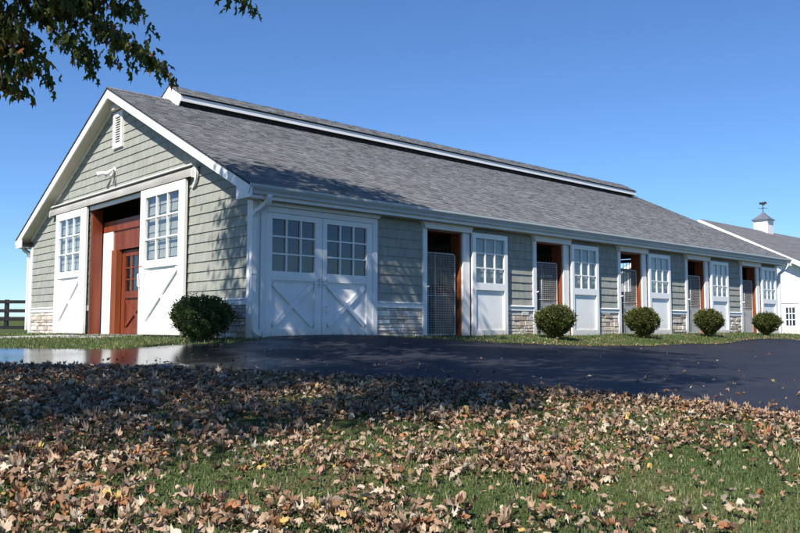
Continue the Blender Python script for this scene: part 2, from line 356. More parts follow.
# ------------------------------------------------------------------ barn dimensions
W, L = 11.51, 21.58; SL = .4905; OE, OG = .42, .33; HG = 2.61
RIDGE = W / 2
def zr(y):                       # top of shingles over y
    return HG + SL * ((y if y < RIDGE else W - y) + OE)
CS = math.cos(math.atan(SL)); SN = math.sin(math.atan(SL))
SO = lambda u, w, z: (u, -w, z)          # long south wall: u along X, w outwards
GA = lambda u, w, z: (-w, u, z)          # gable wall: u along Y, w outwards
BAYS = [4.05 + 3.66 * k for k in range(5)]

barn = empty('horse_barn', (0, 0, 0))
tag(barn, 'long sage green horse barn with white sliding doors, stone base and grey shingle roof', 'barn')

# backing walls
def wall(mb, name='wall', mat='sheath'): return mb.build(name, M[mat], barn)
mb = MB(SO)
xs = 0.12; ZT = 2.64
ops = [(.22, 2.68, 2.22)] + [(x + .13, x + 1.2, 2.25) for x in BAYS]
for a, b_, h in ops:
    mb.box(xs, a, -.12, 0, -.3, ZT); mb.box(a, b_, -.12, 0, h, ZT); mb.box(a, b_, -.12, 0, -.3, -.03); xs = b_
mb.box(xs, L - .12, -.12, 0, -.3, ZT)
wS = wall(mb)
mb = MB(GA)
OY0, OY1, OZ = 4.30, 7.32, 3.04
u = lambda y: zr(y) - .16
mb.prism_uz([(0, -.3), (OY0, -.3), (OY0, u(OY0)), (0, u(0))], -.12, 0)
mb.prism_uz([(OY1, -.3), (W, -.3), (W, u(W)), (OY1, u(OY1))], -.12, 0)
mb.prism_uz([(OY0, OZ), (OY1, OZ), (OY1, u(OY1)), (RIDGE, u(RIDGE)), (OY0, u(OY0))], -.12, 0)
mb.box(OY0, OY1, -.12, 0, -.3, -.02)
wG = wall(mb)
GE = lambda u_, w, z: (L + w, u_, z)
mb = MB(GE)
mb.prism_uz([(0, -.3), (4.3, -.3), (4.3, u(4.3)), (0, u(0))], -.12, 0)
mb.prism_uz([(7.3, -.3), (W, -.3), (W, u(W)), (7.3, u(7.3))], -.12, 0)
mb.prism_uz([(4.3, 3.0), (7.3, 3.0), (7.3, u(7.3)), (RIDGE, u(RIDGE)), (4.3, u(4.3))], -.12, 0)
wall(mb, mat='siding' if False else 'sheath')
mb = MB(); mb.box(.12, L - .12, W - .12, W, -.3, ZT); wall(mb)

# shingle siding -------------------------------------------------
SAGE = np.array([.325, .333, .292])
def siding(T, spans, z0, ztop, name, parent, expo=.185):
    mb = MB(T); z = z0; k = 0
    while z < 5.6:
        for (a, b_) in spans(z):
            x = a + 0.0
            first = True
            while x < b_ - .01:
                wd = random.choice([.13, .16, .19, .23, .27]) * random.uniform(.9, 1.1)
                if first: wd *= random.uniform(.4, 1); first = False
                x2 = min(x + wd, b_)
                if b_ - x2 < .05: x2 = b_
                za, zb = z, z; ta, tb = min(z + expo + .012, ztop(x)), min(z + expo + .012, ztop(x2))
                za, zb = min(z, ta - .002), min(z, tb - .002)
                if max(ta, tb) > z + .004:
                    c = SAGE * random.uniform(.94, 1.05) * np.array([random.uniform(.98, 1.02), 1, random.uniform(.97, 1.03)])
                    pr = .030 + random.uniform(-.002, .003); g = .0012
                    mb.hull([(x + g, .0, za), (x2 - g, .0, zb), (x2 - g, pr, zb), (x + g, pr, za)], [(x + g, .0, ta), (x2 - g, .0, tb), (x2 - g, .010, tb), (x + g, .010, ta)], tuple(c))
                x = x2
        z += expo; k += 1
    return mb.build(name, M['siding'], parent)
south_spans = [(2.80, 4.06)] + [(x + 1.40, min(x + 3.66, L - .14)) for x in BAYS]
for sp_ in south_spans: siding(SO, lambda z: [sp_] if z < 2.4 else [], .69, lambda x: 2.42, 'siding', wS)
def gsp(z):
    lo = .12 if z < 2.5 else .0
    y_at = lambda zz: (zz - HG + .15) / SL - OE
    a = max(lo, y_at(z)); bb = W - a
    return [(a, OY0), (OY1, bb)] if z < 3.0 else [(a, bb)]
siding(GA, gsp, .69, lambda y: zr(y) - .17, 'siding', wG)

# ledge stone ----------------------------------------------------
STC = [(.52, .43, .33), (.47, .38, .29), (.50, .41, .33), (.40, .33, .27), (.58, .50, .41), (.36, .28, .21), (.48, .42, .36)]
def stones(T, spans, z1, parent, z0=-.12):
    mo = MB(T); mb = MB(T)
    for (a, b_) in spans:
        mo.box(a, b_, .0, .012, z0, z1 - .002)
        z = z0
        while z < z1 - .02:
            h = min(random.choice([.055, .075, .095, .12]), z1 - z)
            if z1 - z - h < .04: h = z1 - z
            x = a
            while x < b_ - .01:
                wd = random.uniform(.12, .42); x2 = min(x + wd, b_)
                if b_ - x2 < .08: x2 = b_
                g = .004; c = random.choice(STC); f = random.uniform(1.3, 1.6); c = tuple(min(v * f * q_, .80) for v, q_ in zip(c, (1, 1.07, 1.18)))
                pr = random.uniform(.022, .048); ch = random.uniform(.006, .013)
                j = lambda: random.uniform(-.004, .004)
                A = (x + g, z + g); B_ = (x2 - g, z + h - g)
                mb.hull([(A[0], .0, A[1]), (B_[0], .0, A[1]), (B_[0], .0, B_[1]), (A[0], .0, B_[1])],
                        [(A[0] + ch, pr + j(), A[1] + ch + j()), (B_[0] - ch, pr + j(), A[1] + ch + j()), (B_[0] - ch, pr + j(), B_[1] - ch + j()), (A[0] + ch, pr + j(), B_[1] - ch + j())], c)
                x = x2
            z += h
    o = mb.build('stone_facing', M['stone'], parent); mo.build('mortar_bed', M['mortar'], parent); return o
sp_st = [(2.80, 4.06)] + [(x + 2.60, min(x + 3.66, L - .13)) for x in BAYS]
for sp_ in sp_st: stones(SO, [sp_], .575, wS)
for sp_ in [(.14, OY0 - .1), (OY1 + .1, W - .14)]: stones(GA, [sp_], .575, wG)
def sills(T, spans, parent):
    mb = MB(T)
    for a, b_ in spans:
        mb.box(a, b_, .0, .052, .578, .672); mb.hull([(a, 0, .674), (b_, 0, .674), (b_, .075, .674), (a, .075, .674)], [(a, 0, .715), (b_, 0, .715), (b_, .066, .69), (a, .066, .69)])
    return mb.build('sill', M['trim'], parent)
for sp_ in sp_st: sills(SO, [sp_], wS)
for sp_ in [(.14, OY0), (OY1, W - .14)]: sills(GA, [sp_], wG)

# corner boards
for (a, b_, c, d) in [(-.045, .0, -.045, .14), (-.045, .0, W - .14, W + .045)]:
    mb = MB(); mb.box(a, b_, c, d, -.25, 2.42 + (.0)); mb.build('corner_board', M['trim'], barn)
mb = MB(); mb.box(.002, .10, -.045, -.001, -.25, 2.42); mb.build('corner_board', M['trim'], barn)
mb = MB(); mb.box(L - .13, L + .045, -.045, -.001, -.3, 2.42); mb.box(L + .001, L + .045, 0, .12, -.3, 2.42); mb.build('corner_board', M['trim'], barn)

# roof -----------------------------------------------------------
X0, X1 = -OG, L + .36
roof = None
mb = MB()
for s in (0, 1):
    Y = (lambda y: y) if s == 0 else (lambda y: W - y)
    lo, hi = -OE + .07, RIDGE
    mb.hull([(X0 + .03, Y(lo), zr(lo) - .025), (X0 + .03, Y(hi), zr(hi) - .025), (X0 + .03, Y(hi), zr(hi) - .13), (X0 + .03, Y(lo), zr(lo) - .13)],
            [(X1 - .03, Y(lo), zr(lo) - .025), (X1 - .03, Y(hi), zr(hi) - .025), (X1 - .03, Y(hi), zr(hi) - .13), (X1 - .03, Y(lo), zr(lo) - .13)])
roof = mb.build('roof', M['rafter'], barn)
def shingles(x0, x1, ylo, yhi, zf, mirror, name, parent, expo=.14):
    """overlapping tabs laid on a slope; zf(y) gives the surface"""
    mb = MB(); y = ylo; dy = expo * CS; row = 0
    while y < yhi - .02:
        y2 = min(y + dy * 1.08, yhi); x = x0
        rc = random.uniform(.93, 1.05)
        while x < x1 - .005:
            wd = random.choice([.09, .12, .16, .22]) * random.uniform(.8, 1.2); x2 = min(x + wd, x1)
            t = random.choice([.004, .006, .013]); gch = random.choice([.155, .175, .195, .205, .22, .245]) * rc
            gch *= 1.12; c = (gch * random.uniform(.95, 1.0), gch * .995, gch * random.uniform(1.0, 1.04))
            f = (lambda q: q) if not mirror else (lambda q: W - q)
            za, zb = zf(y), zf(y2)
            mb.hull([(x, f(y), za - .012), (x2, f(y), za - .012), (x2, f(y2), zb - .022), (x, f(y2), zb - .022)],
                    [(x, f(y), za + t), (x2, f(y), za + t), (x2, f(y2), zb - .012), (x, f(y2), zb - .012)], c)
            x = x2
        y += dy; row += 1
    return mb.build(name, M['shingle'], parent)
shingles(X0 - .01, X1, -OE + .05, RIDGE, lambda y: zr(y), False, 'shingles', roof)
shingles(X0 - .01, X1, -OE + .05, RIDGE, lambda y: zr(y), True, 'shingles', roof)
mb = MB(); x = X0
while x < X1:
    x2 = min(x + .14, X1); c = random.uniform(.17, .26); c = (c, c, c * 1.04)
    for sgn in (-1, 1):
        mb.hull([(x, RIDGE, zr(RIDGE) + .022), (x2 + .02, RIDGE, zr(RIDGE) + .014), (x2 + .02, RIDGE + sgn * .14, zr(RIDGE) - .055), (x, RIDGE + sgn * .14, zr(RIDGE) - .048)],
                [(x, RIDGE, zr(RIDGE) + .004), (x2 + .02, RIDGE, zr(RIDGE) + .0), (x2 + .02, RIDGE + sgn * .14, zr(RIDGE) - .069), (x, RIDGE + sgn * .14, zr(RIDGE) - .069)], c)
    x = x2
mb.build('ridge_cap', M['shingle'], roof)
# rake boards, drip edge coloured dark as edge shade, soffit of the gable overhang
for (xa, xb) in ((X0, X0 + .03), (X1 - .03, X1)):
    for s in (0, 1):
        Y = (lambda y: y) if s == 0 else (lambda y: W - y)
        lo = -OE - .005
        mb = MB(); mb.hull([(xa, Y(lo), zr(lo) - .035), (xa, RIDGE, zr(RIDGE) - .035), (xa, RIDGE, zr(RIDGE) - .245), (xa, Y(lo), zr(lo) - .225)],
                           [(xb, Y(lo), zr(lo) - .035), (xb, RIDGE, zr(RIDGE) - .035), (xb, RIDGE, zr(RIDGE) - .245), (xb, Y(lo), zr(lo) - .225)])
        mb.build('rake_board', M['white'], roof)
        xo = xa - .018 if xa < 0 else xb + .002; 
        mb = MB(); mb.hull([(xo, Y(lo), zr(lo) - .002), (xo, RIDGE, zr(RIDGE) - .002), (xo, RIDGE, zr(RIDGE) - .036), (xo, Y(lo), zr(lo) - .036)],
                           [(xo + .046, Y(lo), zr(lo) - .014), (xo + .046, RIDGE, zr(RIDGE) - .014), (xo + .046, RIDGE, zr(RIDGE) - .034), (xo + .046, Y(lo), zr(lo) - .034)])
        mb.build('shaded_drip_edge', M['deck'], roof)  # dark strip carries the shading along the rake edge
    a, b_ = (X0 + .032, -.002) if xa < 0 else (L + .002, X1 - .032)
    for s in (0, 1):
        Y = (lambda y: y) if s == 0 else (lambda y: W - y)
        lo = -OE + .12
        mb = MB(); mb.hull([(a, Y(lo), zr(lo) - .132), (a, RIDGE, zr(RIDGE) - .132), (a, RIDGE, zr(RIDGE) - .16), (a, Y(lo), zr(lo) - .16)],
                           [(b_, Y(lo), zr(lo) - .132), (b_, RIDGE, zr(RIDGE) - .132), (b_, RIDGE, zr(RIDGE) - .16), (b_, Y(lo), zr(lo) - .16)])
        mb.build('soffit', M['soffit'], roof)
for s in (0, 1):     # frieze boards under the rakes on the gable wall
    Y = (lambda y: y) if s == 0 else (lambda y: W - y)
    mb = MB(); mb.hull([(-.002, Y(.0), zr(0) - .165), (-.002, RIDGE, zr(RIDGE) - .165), (-.002, RIDGE, zr(RIDGE) - .25), (-.002, Y(.0), zr(0) - .25)],
                       [(-.046, Y(.0), zr(0) - .165), (-.046, RIDGE, zr(RIDGE) - .165), (-.046, RIDGE, zr(RIDGE) - .25), (-.046, Y(.0), zr(0) - .25)])
    mb.build('frieze_board', M['trim'], roof)
# eaves: fascia, flat soffit, K gutter
for s in (0, 1):
    Y = (lambda y: y) if s == 0 else (lambda y: W - y)
    mb = MB(); mb.box(X0 + .031, X1 - .031, min(Y(-.325), Y(-.30)), max(Y(-.325), Y(-.30)), 2.385, 2.60); mb.build('fascia', M['trim'], roof)
    mb = MB(); mb.box(X0 + .031, X1 - .031, min(Y(-.299), Y(-.0)), max(Y(-.299), Y(0)), 2.395, 2.415); mb.build('soffit', M['soffit'], roof)
    prof = [(-.326, 2.60), (-.326, 2.45), (-.385, 2.45), (-.392, 2.50), (-.418, 2.535), (-.434, 2.57), (-.434, 2.612), (-.42, 2.612), (-.42, 2.575), (-.405, 2.54), (-.38, 2.505), (-.376, 2.463), (-.338, 2.463), (-.338, 2.60)]
    mb = MB(); mb.prism_wz([(Y(p[0]), p[1]) for p in prof], X0 - .012, X1 + .012); gt = mb.build('gutter', M['gutterface'], barn)
    cap = [(-.327, 2.60), (-.327, 2.45), (-.385, 2.45), (-.392, 2.50), (-.418, 2.535), (-.436, 2.57), (-.436, 2.61)]
    for xx in (X0 - .016, X1 + .0125):
        mb = MB(); mb.prism_wz([(Y(p[0]), p[1]) for p in cap], xx, xx + .0035); mb.build('end_cap', M['gutter'], gt)
# eave return triangles closing the overhang at the gable
for s in (0, 1):
    Y = (lambda y: y) if s == 0 else (lambda y: W - y)
    mb = MB(); mb.hull([(X0 + .004, Y(-.40), 2.385), (X0 + .004, Y(.06), 2.385), (X0 + .004, Y(.06), zr(.06) - .14), (X0 + .004, Y(-.40), zr(-.40) - .10)],
                       [(X0 + .028, Y(-.40), 2.385), (X0 + .028, Y(.06), 2.385), (X0 + .028, Y(.06), zr(.06) - .14), (X0 + .028, Y(-.40), zr(-.40) - .10)])
    mb.build('eave_return', M['white'], roof)
# rafters seen from inside
for k in range(17):
    xx = .6 + k * 1.28; mb = MB()
    for s in (0, 1):
        Y = (lambda y: y) if s == 0 else (lambda y: W - y)
        mb.hull([(xx, Y(.13), zr(.13) - .14), (xx, RIDGE, zr(RIDGE) - .14), (xx, RIDGE, zr(RIDGE) - .32), (xx, Y(.13), zr(.13) - .32)],
                [(xx + .07, Y(.13), zr(.13) - .14), (xx + .07, RIDGE, zr(RIDGE) - .14), (xx + .07, RIDGE, zr(RIDGE) - .32), (xx + .07, Y(.13), zr(.13) - .32)])
    mb.build('rafter', M['rafter'], roof)

# ridge monitor --------------------------------------------------
mon = MB(); MX0, MX1 = 1.18, 21.0; MH = .62; MZ = 6.0; MS = .52
mz = lambda y: MZ - MS * abs(y - RIDGE)
for s in (-1, 1):
    mon.hull([(MX0, RIDGE, MZ - .03), (MX0, RIDGE + s * MH, MZ - .03 - MS * MH), (MX0, RIDGE + s * MH, MZ - .06 - MS * MH), (MX0, RIDGE, MZ - .06)],
             [(MX1, RIDGE, MZ - .03), (MX1, RIDGE + s * MH, MZ - .03 - MS * MH), (MX1, RIDGE + s * MH, MZ - .06 - MS * MH), (MX1, RIDGE, MZ - .06)])
monitor = mon.build('roof_monitor', M['deck'], barn)
for mir in (False, True):
    shingles(MX0 - .03, MX1 + .03, RIDGE - MH - .03, RIDGE, lambda y: MZ - MS * (RIDGE - y), mir, 'shingles', monitor)
for s in (-1, 1):
    mb = MB(); e = MZ - MS * MH
    ya, yb = sorted((RIDGE + s * (MH - .035), RIDGE + s * (MH - .005)))
    mb.box(MX0 - .01, MX1 + .01, ya, yb, e - .185, e - .045); mb.build('fascia', M['white'], monitor)
    ya, yb = sorted((RIDGE + s * .44, RIDGE + s * .47))
    mb = MB(); mb.box(MX0 + .1, MX1 - .1, ya, yb, zr(RIDGE - .46) - .04, e - .02); mb.build('dark_vent_sheet', M['deck'], monitor)  # dark sheet stands in for the shade inside the open vent gap
for xx in (MX0 - .012, MX1 - .02):
    e = MZ - MS * MH
    mb = MB(); zz = zr(RIDGE - MH) - .02
    mb.prism_uz([(0, 0)] * 3, 0, 0) if False else None
    mb.hull([(xx, RIDGE - MH + .02, e - .155), (xx, RIDGE - .47, zr(RIDGE - .47) - .03), (xx, RIDGE, zr(RIDGE) - .03), (xx, RIDGE + .47, zr(RIDGE - .47) - .03), (xx, RIDGE + MH - .02, e - .155), (xx, RIDGE + MH - .02, e - .04), (xx, RIDGE, MZ - .04), (xx, RIDGE - MH + .02, e - .04)],
            [(xx + .03, RIDGE - MH + .02, e - .155), (xx + .03, RIDGE - .47, zr(RIDGE - .47) - .03), (xx + .03, RIDGE, zr(RIDGE) - .03), (xx + .03, RIDGE + .47, zr(RIDGE - .47) - .03), (xx + .03, RIDGE + MH - .02, e - .155), (xx + .03, RIDGE + MH - .02, e - .04), (xx + .03, RIDGE, MZ - .04), (xx + .03, RIDGE - MH + .02, e - .04)])
    mb.build('end_panel', M['white'], monitor)

# downspouts -----------------------------------------------------
def spout(pts, name, mirror=False, wid=(.10, .075)):
    """rectangular corrugated pipe swept along points"""
    P = [Vector(p) for p in catmull(pts, 5)]; mb = MB(); n0 = 0
    shape = []
    a, b_ = wid[0] / 2, wid[1] / 2
    for (sx_, sy_, ex, ey, n_) in ((-1, -1, 1, -1, 5), (1, -1, 1, 1, 4), (1, 1, -1, 1, 5), (-1, 1, -1, -1, 4)):
        for k in range(n_):
            t = k / n_; q = .88 if k % 2 else 1.0
            shape.append(((sx_ + (ex - sx_) * t) * a * q, (sy_ + (ey - sy_) * t) * b_ * q))
    side = Vector((1, 0, 0)); n_ = len(shape)
    for i, p in enumerate(P):
        d = (P[min(i + 1, len(P) - 1)] - P[max(i - 1, 0)]).normalized()
        sd = side - d * side.dot(d); sd = sd.normalized() if sd.length > .3 else Vector((0, 1, 0)).cross(d).normalized()
        fw = d.cross(sd)
        for (q, w_) in shape: mb.v.append(tuple(p + sd * q + fw * w_))
        if i:
            for k in range(n_):
                k2 = (k + 1) % n_; mb.f.append(((i - 1) * n_ + k, (i - 1) * n_ + k2, i * n_ + k2, i * n_ + k)); mb.c.append(None)
    mb.f.append(tuple(range(n_))); mb.f.append(tuple((len(P) - 1) * n_ + k for k in reversed(range(n_)))); mb.c += [None, None]
    return mb.build(name, M['gutter'], barn)
dsp = spout([(.06, -.375, 2.46), (.06, -.375, 2.40), (.05, -.33, 2.31), (-.0, -.20, 2.22), (-.05, -.115, 2.14), (-.06, -.09, 2.0), (-.06, -.09, 1.4), (-.06, -.09, .95), (-.06, -.09, .82), (-.055, -.14, .70), (-.05, -.145, .55), (-.05, -.145, .22), (-.04, -.145, .14), (.04, -.16, .07), (.16, -.18, .04)], 'downspout')
for z in (1.9, 1.1, .35):
    mb = MB()
    y = -.145 if z < .7 else -.09
    mb.box(-.115, -.003, y - .045, y - .041, z, z + .03); mb.build('strap', M['gutter'], dsp)
mb = MB(); mb.box(-.03, .26, -.26, -.10, -.05, .005); mb.build('splash_block', M['floor'], barn)
spout([(21.75, -.375, 2.46), (21.75, -.375, 2.38), (21.74, -.3, 2.28), (21.66, -.16, 2.14), (21.66, -.09, 2.0), (21.66, -.09, 1.2), (21.66, -.09, .1), (21.70, -.15, .0)], 'downspout')
spout([(-.12, W + .375, 2.46), (-.12, W + .375, 2.40), (-.1, W + .3, 2.33), (-.05, W + .13, 2.24), (-.05, W + .09, 2.1), (-.05, W + .09, 1.2), (-.05, W + .09, .1)], 'downspout')
spout([(-.08, 2.00, 3.30), (-.08, 1.95, 3.17), (-.07, 1.99, 3.02), (-.04, 2.12, 2.93), (-.02, 2.2, 2.92)], 'track_end_bracket', wid=(.05, .07))

# gable vent -----------------------------------------------------
mb = MB(GA); a, b_, z0, z1 = 5.50, 6.01, 4.28, 5.12
mb.box(a, a + .1, .0, .075, z0, z1); mb.box(b_ - .1, b_, .0, .075, z0, z1); mb.box(a + .1, b_ - .1, .0, .075, z1 - .11, z1); mb.box(a + .1, b_ - .1, .0, .075, z0, z0 + .1)
vent = mb.build('gable_vent', M['white'], barn)
mb = MB(GA); mb.box(a + .1, b_ - .1, .001, .012, z0 + .1, z1 - .11); mb.build('dark_vent_sheet', M['deck'], vent)
mb = MB(GA); z = z0 + .11
while z < z1 - .15:
    mb.hull([(a + .1, .018, z + .035), (b_ - .1, .018, z + .035), (b_ - .1, .018, z + .043), (a + .1, .018, z + .043)], [(a + .1, .06, z), (b_ - .1, .06, z), (b_ - .1, .06, z + .009), (a + .1, .06, z + .009)]); z += .056
mb.build('louver', M['white'], vent)
mb = MB(GA); mb.box(RIDGE - .22, RIDGE + .22, .0, .16, 5.16, 5.27); mb.build('ridge_block', M['soffit'], barn)

# floodlight -----------------------------------------------------
mb = MB(GA); mb.tube([(5.95, .0, 3.80), (5.95, .05, 3.80)], .065, 14)
fl = mb.build('floodlight', M['white'], barn, True)
for (uu, ww, zz, d) in ((6.12, .16, 3.74, (.13, .14, -.04)), (5.82, .17, 3.72, (-.04, .13, -.08))):
    mb = MB(GA); mb.tube([(5.95, .05, 3.80), (uu * .5 + 5.95 * .5, .1, 3.80), (uu, ww, zz)], .016, 8)
    mb.tube([(uu, ww, zz), (uu + d[0] * .25, ww + d[1] * .25, zz + d[2] * .25), (uu + d[0], ww + d[1], zz + d[2])], [.028, .042, .062], 14); mb.build('lamp_head', M['white'], fl, True)
mb = MB(GA); mb.tube([(5.95, .045, 3.78), (5.95, .09, 3.68), (5.95, .12, 3.60)], [.02, .035, .042], 12); mb.build('motion_sensor', M['galv'], fl, True)

# sliding door track cover --------------------------------------
prof = [(.001, 3.10), (.001, 3.31)] + [(0.03 + .12 * math.sin(t), 3.15 + .16 * math.cos(t)) for t in np.linspace(0, PI / 2, 7)] + [(.15, 3.095), (.135, 3.095), (.135, 3.15)] + [(.03 + .105 * math.sin(t), 3.15 + .14 * math.cos(t)) for t in np.linspace(PI / 2, .15, 6)] + [(.015, 3.10)]
mb = MB(GA); mb.prism_wz(prof, 2.02, 9.78); trk = mb.build('track_cover', M['track'], barn)
mb = MB(GA); mb.box(2.02, 9.78, .0, .155, 3.315, 3.34); mb.build('cover_lip', M['white'], trk)
for uu in (2.0, 9.782):
    mb = MB(GA); mb.prism_wz([(.001, 3.07), (.001, 3.325)] + [(.035 + .125 * math.sin(t), 3.15 + .17 * math.cos(t)) for t in np.linspace(0, PI / 2, 7)] + [(.16, 3.07)], uu, uu + .018); mb.build('end_cap', M['white'], trk)
mb = MB(GA); mb.box(2.05, 9.75, .06, .10, 3.16, 3.20); mb.build('rail', M['galv'], trk)
mb = MB(GA); mb.box(OY0, OY1, .002, .05, 3.0, 3.09); mb.build('head_trim', M['white'], barn)

# doors ----------------------------------------------------------
def door(T, name, u0, u1, z0, z1, g, w0=.05, th=.062, brace=True, mat='white', parent=barn, label=None, stile=.10, pane=(3, 3), panel_rail=.13, edge=None, handles=()):
    gu0, gu1, gz0, gz1 = g
    mb = MB(T); w1 = w0 + th
    mb.box(u0, gu0, w0, w1, z0, z1); mb.box(gu1, u1, w0, w1, z0, z1)
    mb.box(gu0, gu1, w0, w1 - .001, gz1, z1); lz = gz0 - .16
    mb.box(gu0, gu1, w0, w1 - .001, lz, gz0)
    mb.box(gu0, gu1, w0, w1 - .001, z0, z0 + panel_rail)
    mb.box(gu0, gu1, w0 + .006, w1 - .046, z0 + panel_rail, lz)
    o = mb.build(name, M[mat], parent, bevel=.003)
    if label: o['label'] = label
    mb = MB(T); nx, nz = pane; t = .028
    for k in range(1, nx):
        x = gu0 + (gu1 - gu0) * k / nx; mb.box(x - t / 2, x + t / 2, w0 + .012, w1 - .006, gz0, gz1)
    for k in range(1, nz):
        z = gz0 + (gz1 - gz0) * k / nz; mb.box(gu0, gu1, w0 + .014, w1 - .009, z - t / 2, z + t / 2)
    mb.build('muntin', M[mat], o)
    mb = MB(T); mb.face([(gu0, w0 + .020, gz0), (gu1, w0 + .020, gz0), (gu1, w0 + .020, gz1), (gu0, w0 + .020, gz1)]); mb.build('window_pane', M['glass'], o)
    if brace:
        a, b_, c, d = gu0, gu1, z0 + panel_rail, lz; e = .055
        for p, q in (((a + e * .7, c + e), (b_ - e * .7, d - e)), ((a + e * .7, d - e), (b_ - e * .7, c + e))):
            mb = MB(T); k = 0 if p[1] < q[1] else .002
            mb.bar(p, q, .085, w1 - .0465, w1 - .003 - k); mb.build('brace', M[mat], o, bevel=.002)
        mb = MB(T); mb.box(a, b_, w1 - .046, w1 - .030, d - .03, d)
        mb.build('panel_bead', M[mat], o)
    if edge:
        mb = MB(T); mb.box(u1 + .0005, u1 + .012, w0 - .03, w1 - .008, z0, z1 - .02); mb.box(u0 + .02, u1, w0 - .03, w0 - .001, z0 + .0, lz); mb.build('door_back', M[edge], o)
    for (hu, hz, hh) in handles:
        mb = MB(T); mb.tube(catmull([(hu, w1, hz - hh), (hu, w1 + .055, hz - hh * .95), (hu, w1 + .06, hz), (hu, w1 + .055, hz + hh * .95), (hu, w1, hz + hh)], 4), .011, 8); mb.build('handle', M['white'], o, True)
    return o
dB = door(GA, 'sliding_door', 2.29, 4.28, .03, 3.08, (2.55, 4.04, 1.57, 2.90), .075, .062, handles=[(4.20, 1.17, .13)], panel_rail=.26)
mb = MB(GA); mb.box(4.12, 4.30, .126, .14, 1.455, 1.475); mb.build('latch_bar', M['redtag'], dB)
dA = door(GA, 'sliding_door', 7.30, 9.33, .03, 3.08, (7.66, 9.10, 1.57, 2.90), .075, .062, handles=[(7.48, 1.17, .13)], panel_rail=.26)
# double doors on the long wall
mb = MB(SO); mb.box(.105, .215, .0, .075, -.05, 2.32); mb.box(2.67, 2.79, .0, .075, -.05, 2.32); mb.box(.215, 2.67, .0, .072, 2.215, 2.32)
mb.build('door_casing', M['trim'], barn, bevel=.003)
d1 = door(SO, 'hinged_door', .222, 1.44, .0, 2.21, (.345, 1.28, 1.18, 2.11), .002, .062, panel_rail=.16, handles=[(1.37, 1.00, .075)])
d2 = door(SO, 'hinged_door', 1.452, 2.665, .0, 2.21, (1.555, 2.52, 1.18, 2.11), .002, .062, panel_rail=.16, handles=[(1.53, 1.00, .075), (1.53, .52, .05)])
mb = MB(SO); mb.box(1.33, 1.60, .053, .066, .955, .985); mb.box(1.33, 1.60, .053, .066, 1.02, 1.045); mb.tube([(1.42, .085, 1.09), (1.42, .085, .93)], .012, 8); mb.build('latch_bar', M['galv'], d2)
def header(u0, u1, z0=2.25, parent=barn):
    mb = MB(SO); mb.box(u0, u1, .0, .13, z0 + .0, 2.394)
    mb.hull([(u0 + .001, 0, 2.30), (u0 + .001, 0, 2.393), (u0 - .10, 0, 2.393), (u0 - .05, 0, 2.375), (u0 - .02, 0, 2.345)], [(u0 + .001, .125, 2.30), (u0 + .001, .125, 2.393), (u0 - .10, .125, 2.393), (u0 - .05, .125, 2.375), (u0 - .02, .125, 2.345)])
    mb.hull([(u1 - .001, 0, 2.30), (u1 - .001, 0, 2.393), (u1 + .10, 0, 2.393), (u1 + .05, 0, 2.375), (u1 + .02, 0, 2.345)], [(u1 - .001, .125, 2.30), (u1 - .001, .125, 2.393), (u1 + .10, .125, 2.393), (u1 + .05, .125, 2.375), (u1 + .02, .125, 2.345)])
    return mb.build('door_header', M['trim'], parent, bevel=.003)
header(.105, 2.79, 2.322)
for k, x in enumerate(BAYS):
    header(x, x + 1.44)
    mb = MB(SO); mb.box(x, x + .125, .0, .06, -.08, 2.248); cs = mb.build('door_casing', M['trim'], barn, bevel=.003)
    mb = MB(SO); mb.tube([(x + .10, .06, 1.02), (x + .10, .10, 1.03), (x + .13, .11, 1.05)], .014, 8); mb.build('hook', M['white'], cs, True)
    mb = MB(SO); mb.box(x + 1.205, x + 1.43, .0, .06, -.08, 2.248); mb.build('door_casing', M['trim'], barn, bevel=.003)
    # red stained reveal
    mb = MB(SO); mb.box(x + 1.16, x + 1.2045, -.26, .012, -.05, 2.249); mb.build('door_jamb', M['sunlit_redwood'], barn)  # sun on this jamb is painted in by the brighter wood
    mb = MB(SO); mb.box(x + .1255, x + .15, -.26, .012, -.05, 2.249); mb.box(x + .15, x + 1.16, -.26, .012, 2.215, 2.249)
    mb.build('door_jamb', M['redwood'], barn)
    door(SO, 'stall_door', x + 1.432, x + 2.61, -.03, 2.27, (x + 1.535, x + 2.50, 1.175, 2.16), .092, .055, brace=False, edge='redwood', panel_rail=.16)
    # mesh gate
    a, b_, zt = x + .16, x + 1.06, 1.77
    mb = MB(SO)
    mb.tube([(a, -.05, .03), (a, -.05, zt), (b_ - .04, -.05, zt), (b_, -.05, zt - .04), (b_, -.05, .03), (a, -.05, .03)], .014, 8)
    mb.tube([(a, -.05, .86), (b_, -.05, .86)], .012, 8); mb.tube([(a + .30, -.05, .03), (a + .30, -.05, zt)], .010, 8)
    gate = mb.build('stall_gate', M['galv'], barn, True)
    mb = MB(SO); st = .05
    for q in np.arange(a + st, b_, st): mb.box(q - .003, q + .003, -.052, -.0475, .03, zt)
    for q in np.arange(.06, zt, st): mb.box(a, b_, -.0475, -.043, q - .003, q + .003)
    mb.build('wire_mesh', M['mesh'], gate)
    mb = MB(SO); mb.box(a + .31, b_ - .01, -.10, -.075, .03, .80 if k else .92); mb.build('kick_board', M['inwall' if not k else 'rafter'], gate)

# inside ---------------------------------------------------------
mb = MB(); mb.box(.12, L - .12, .12, W - .12, -.1, .02); mb.box(-.05, .12, OY0, OY1, -.1, .015); mb.build('barn_floor', M['floor'], barn)
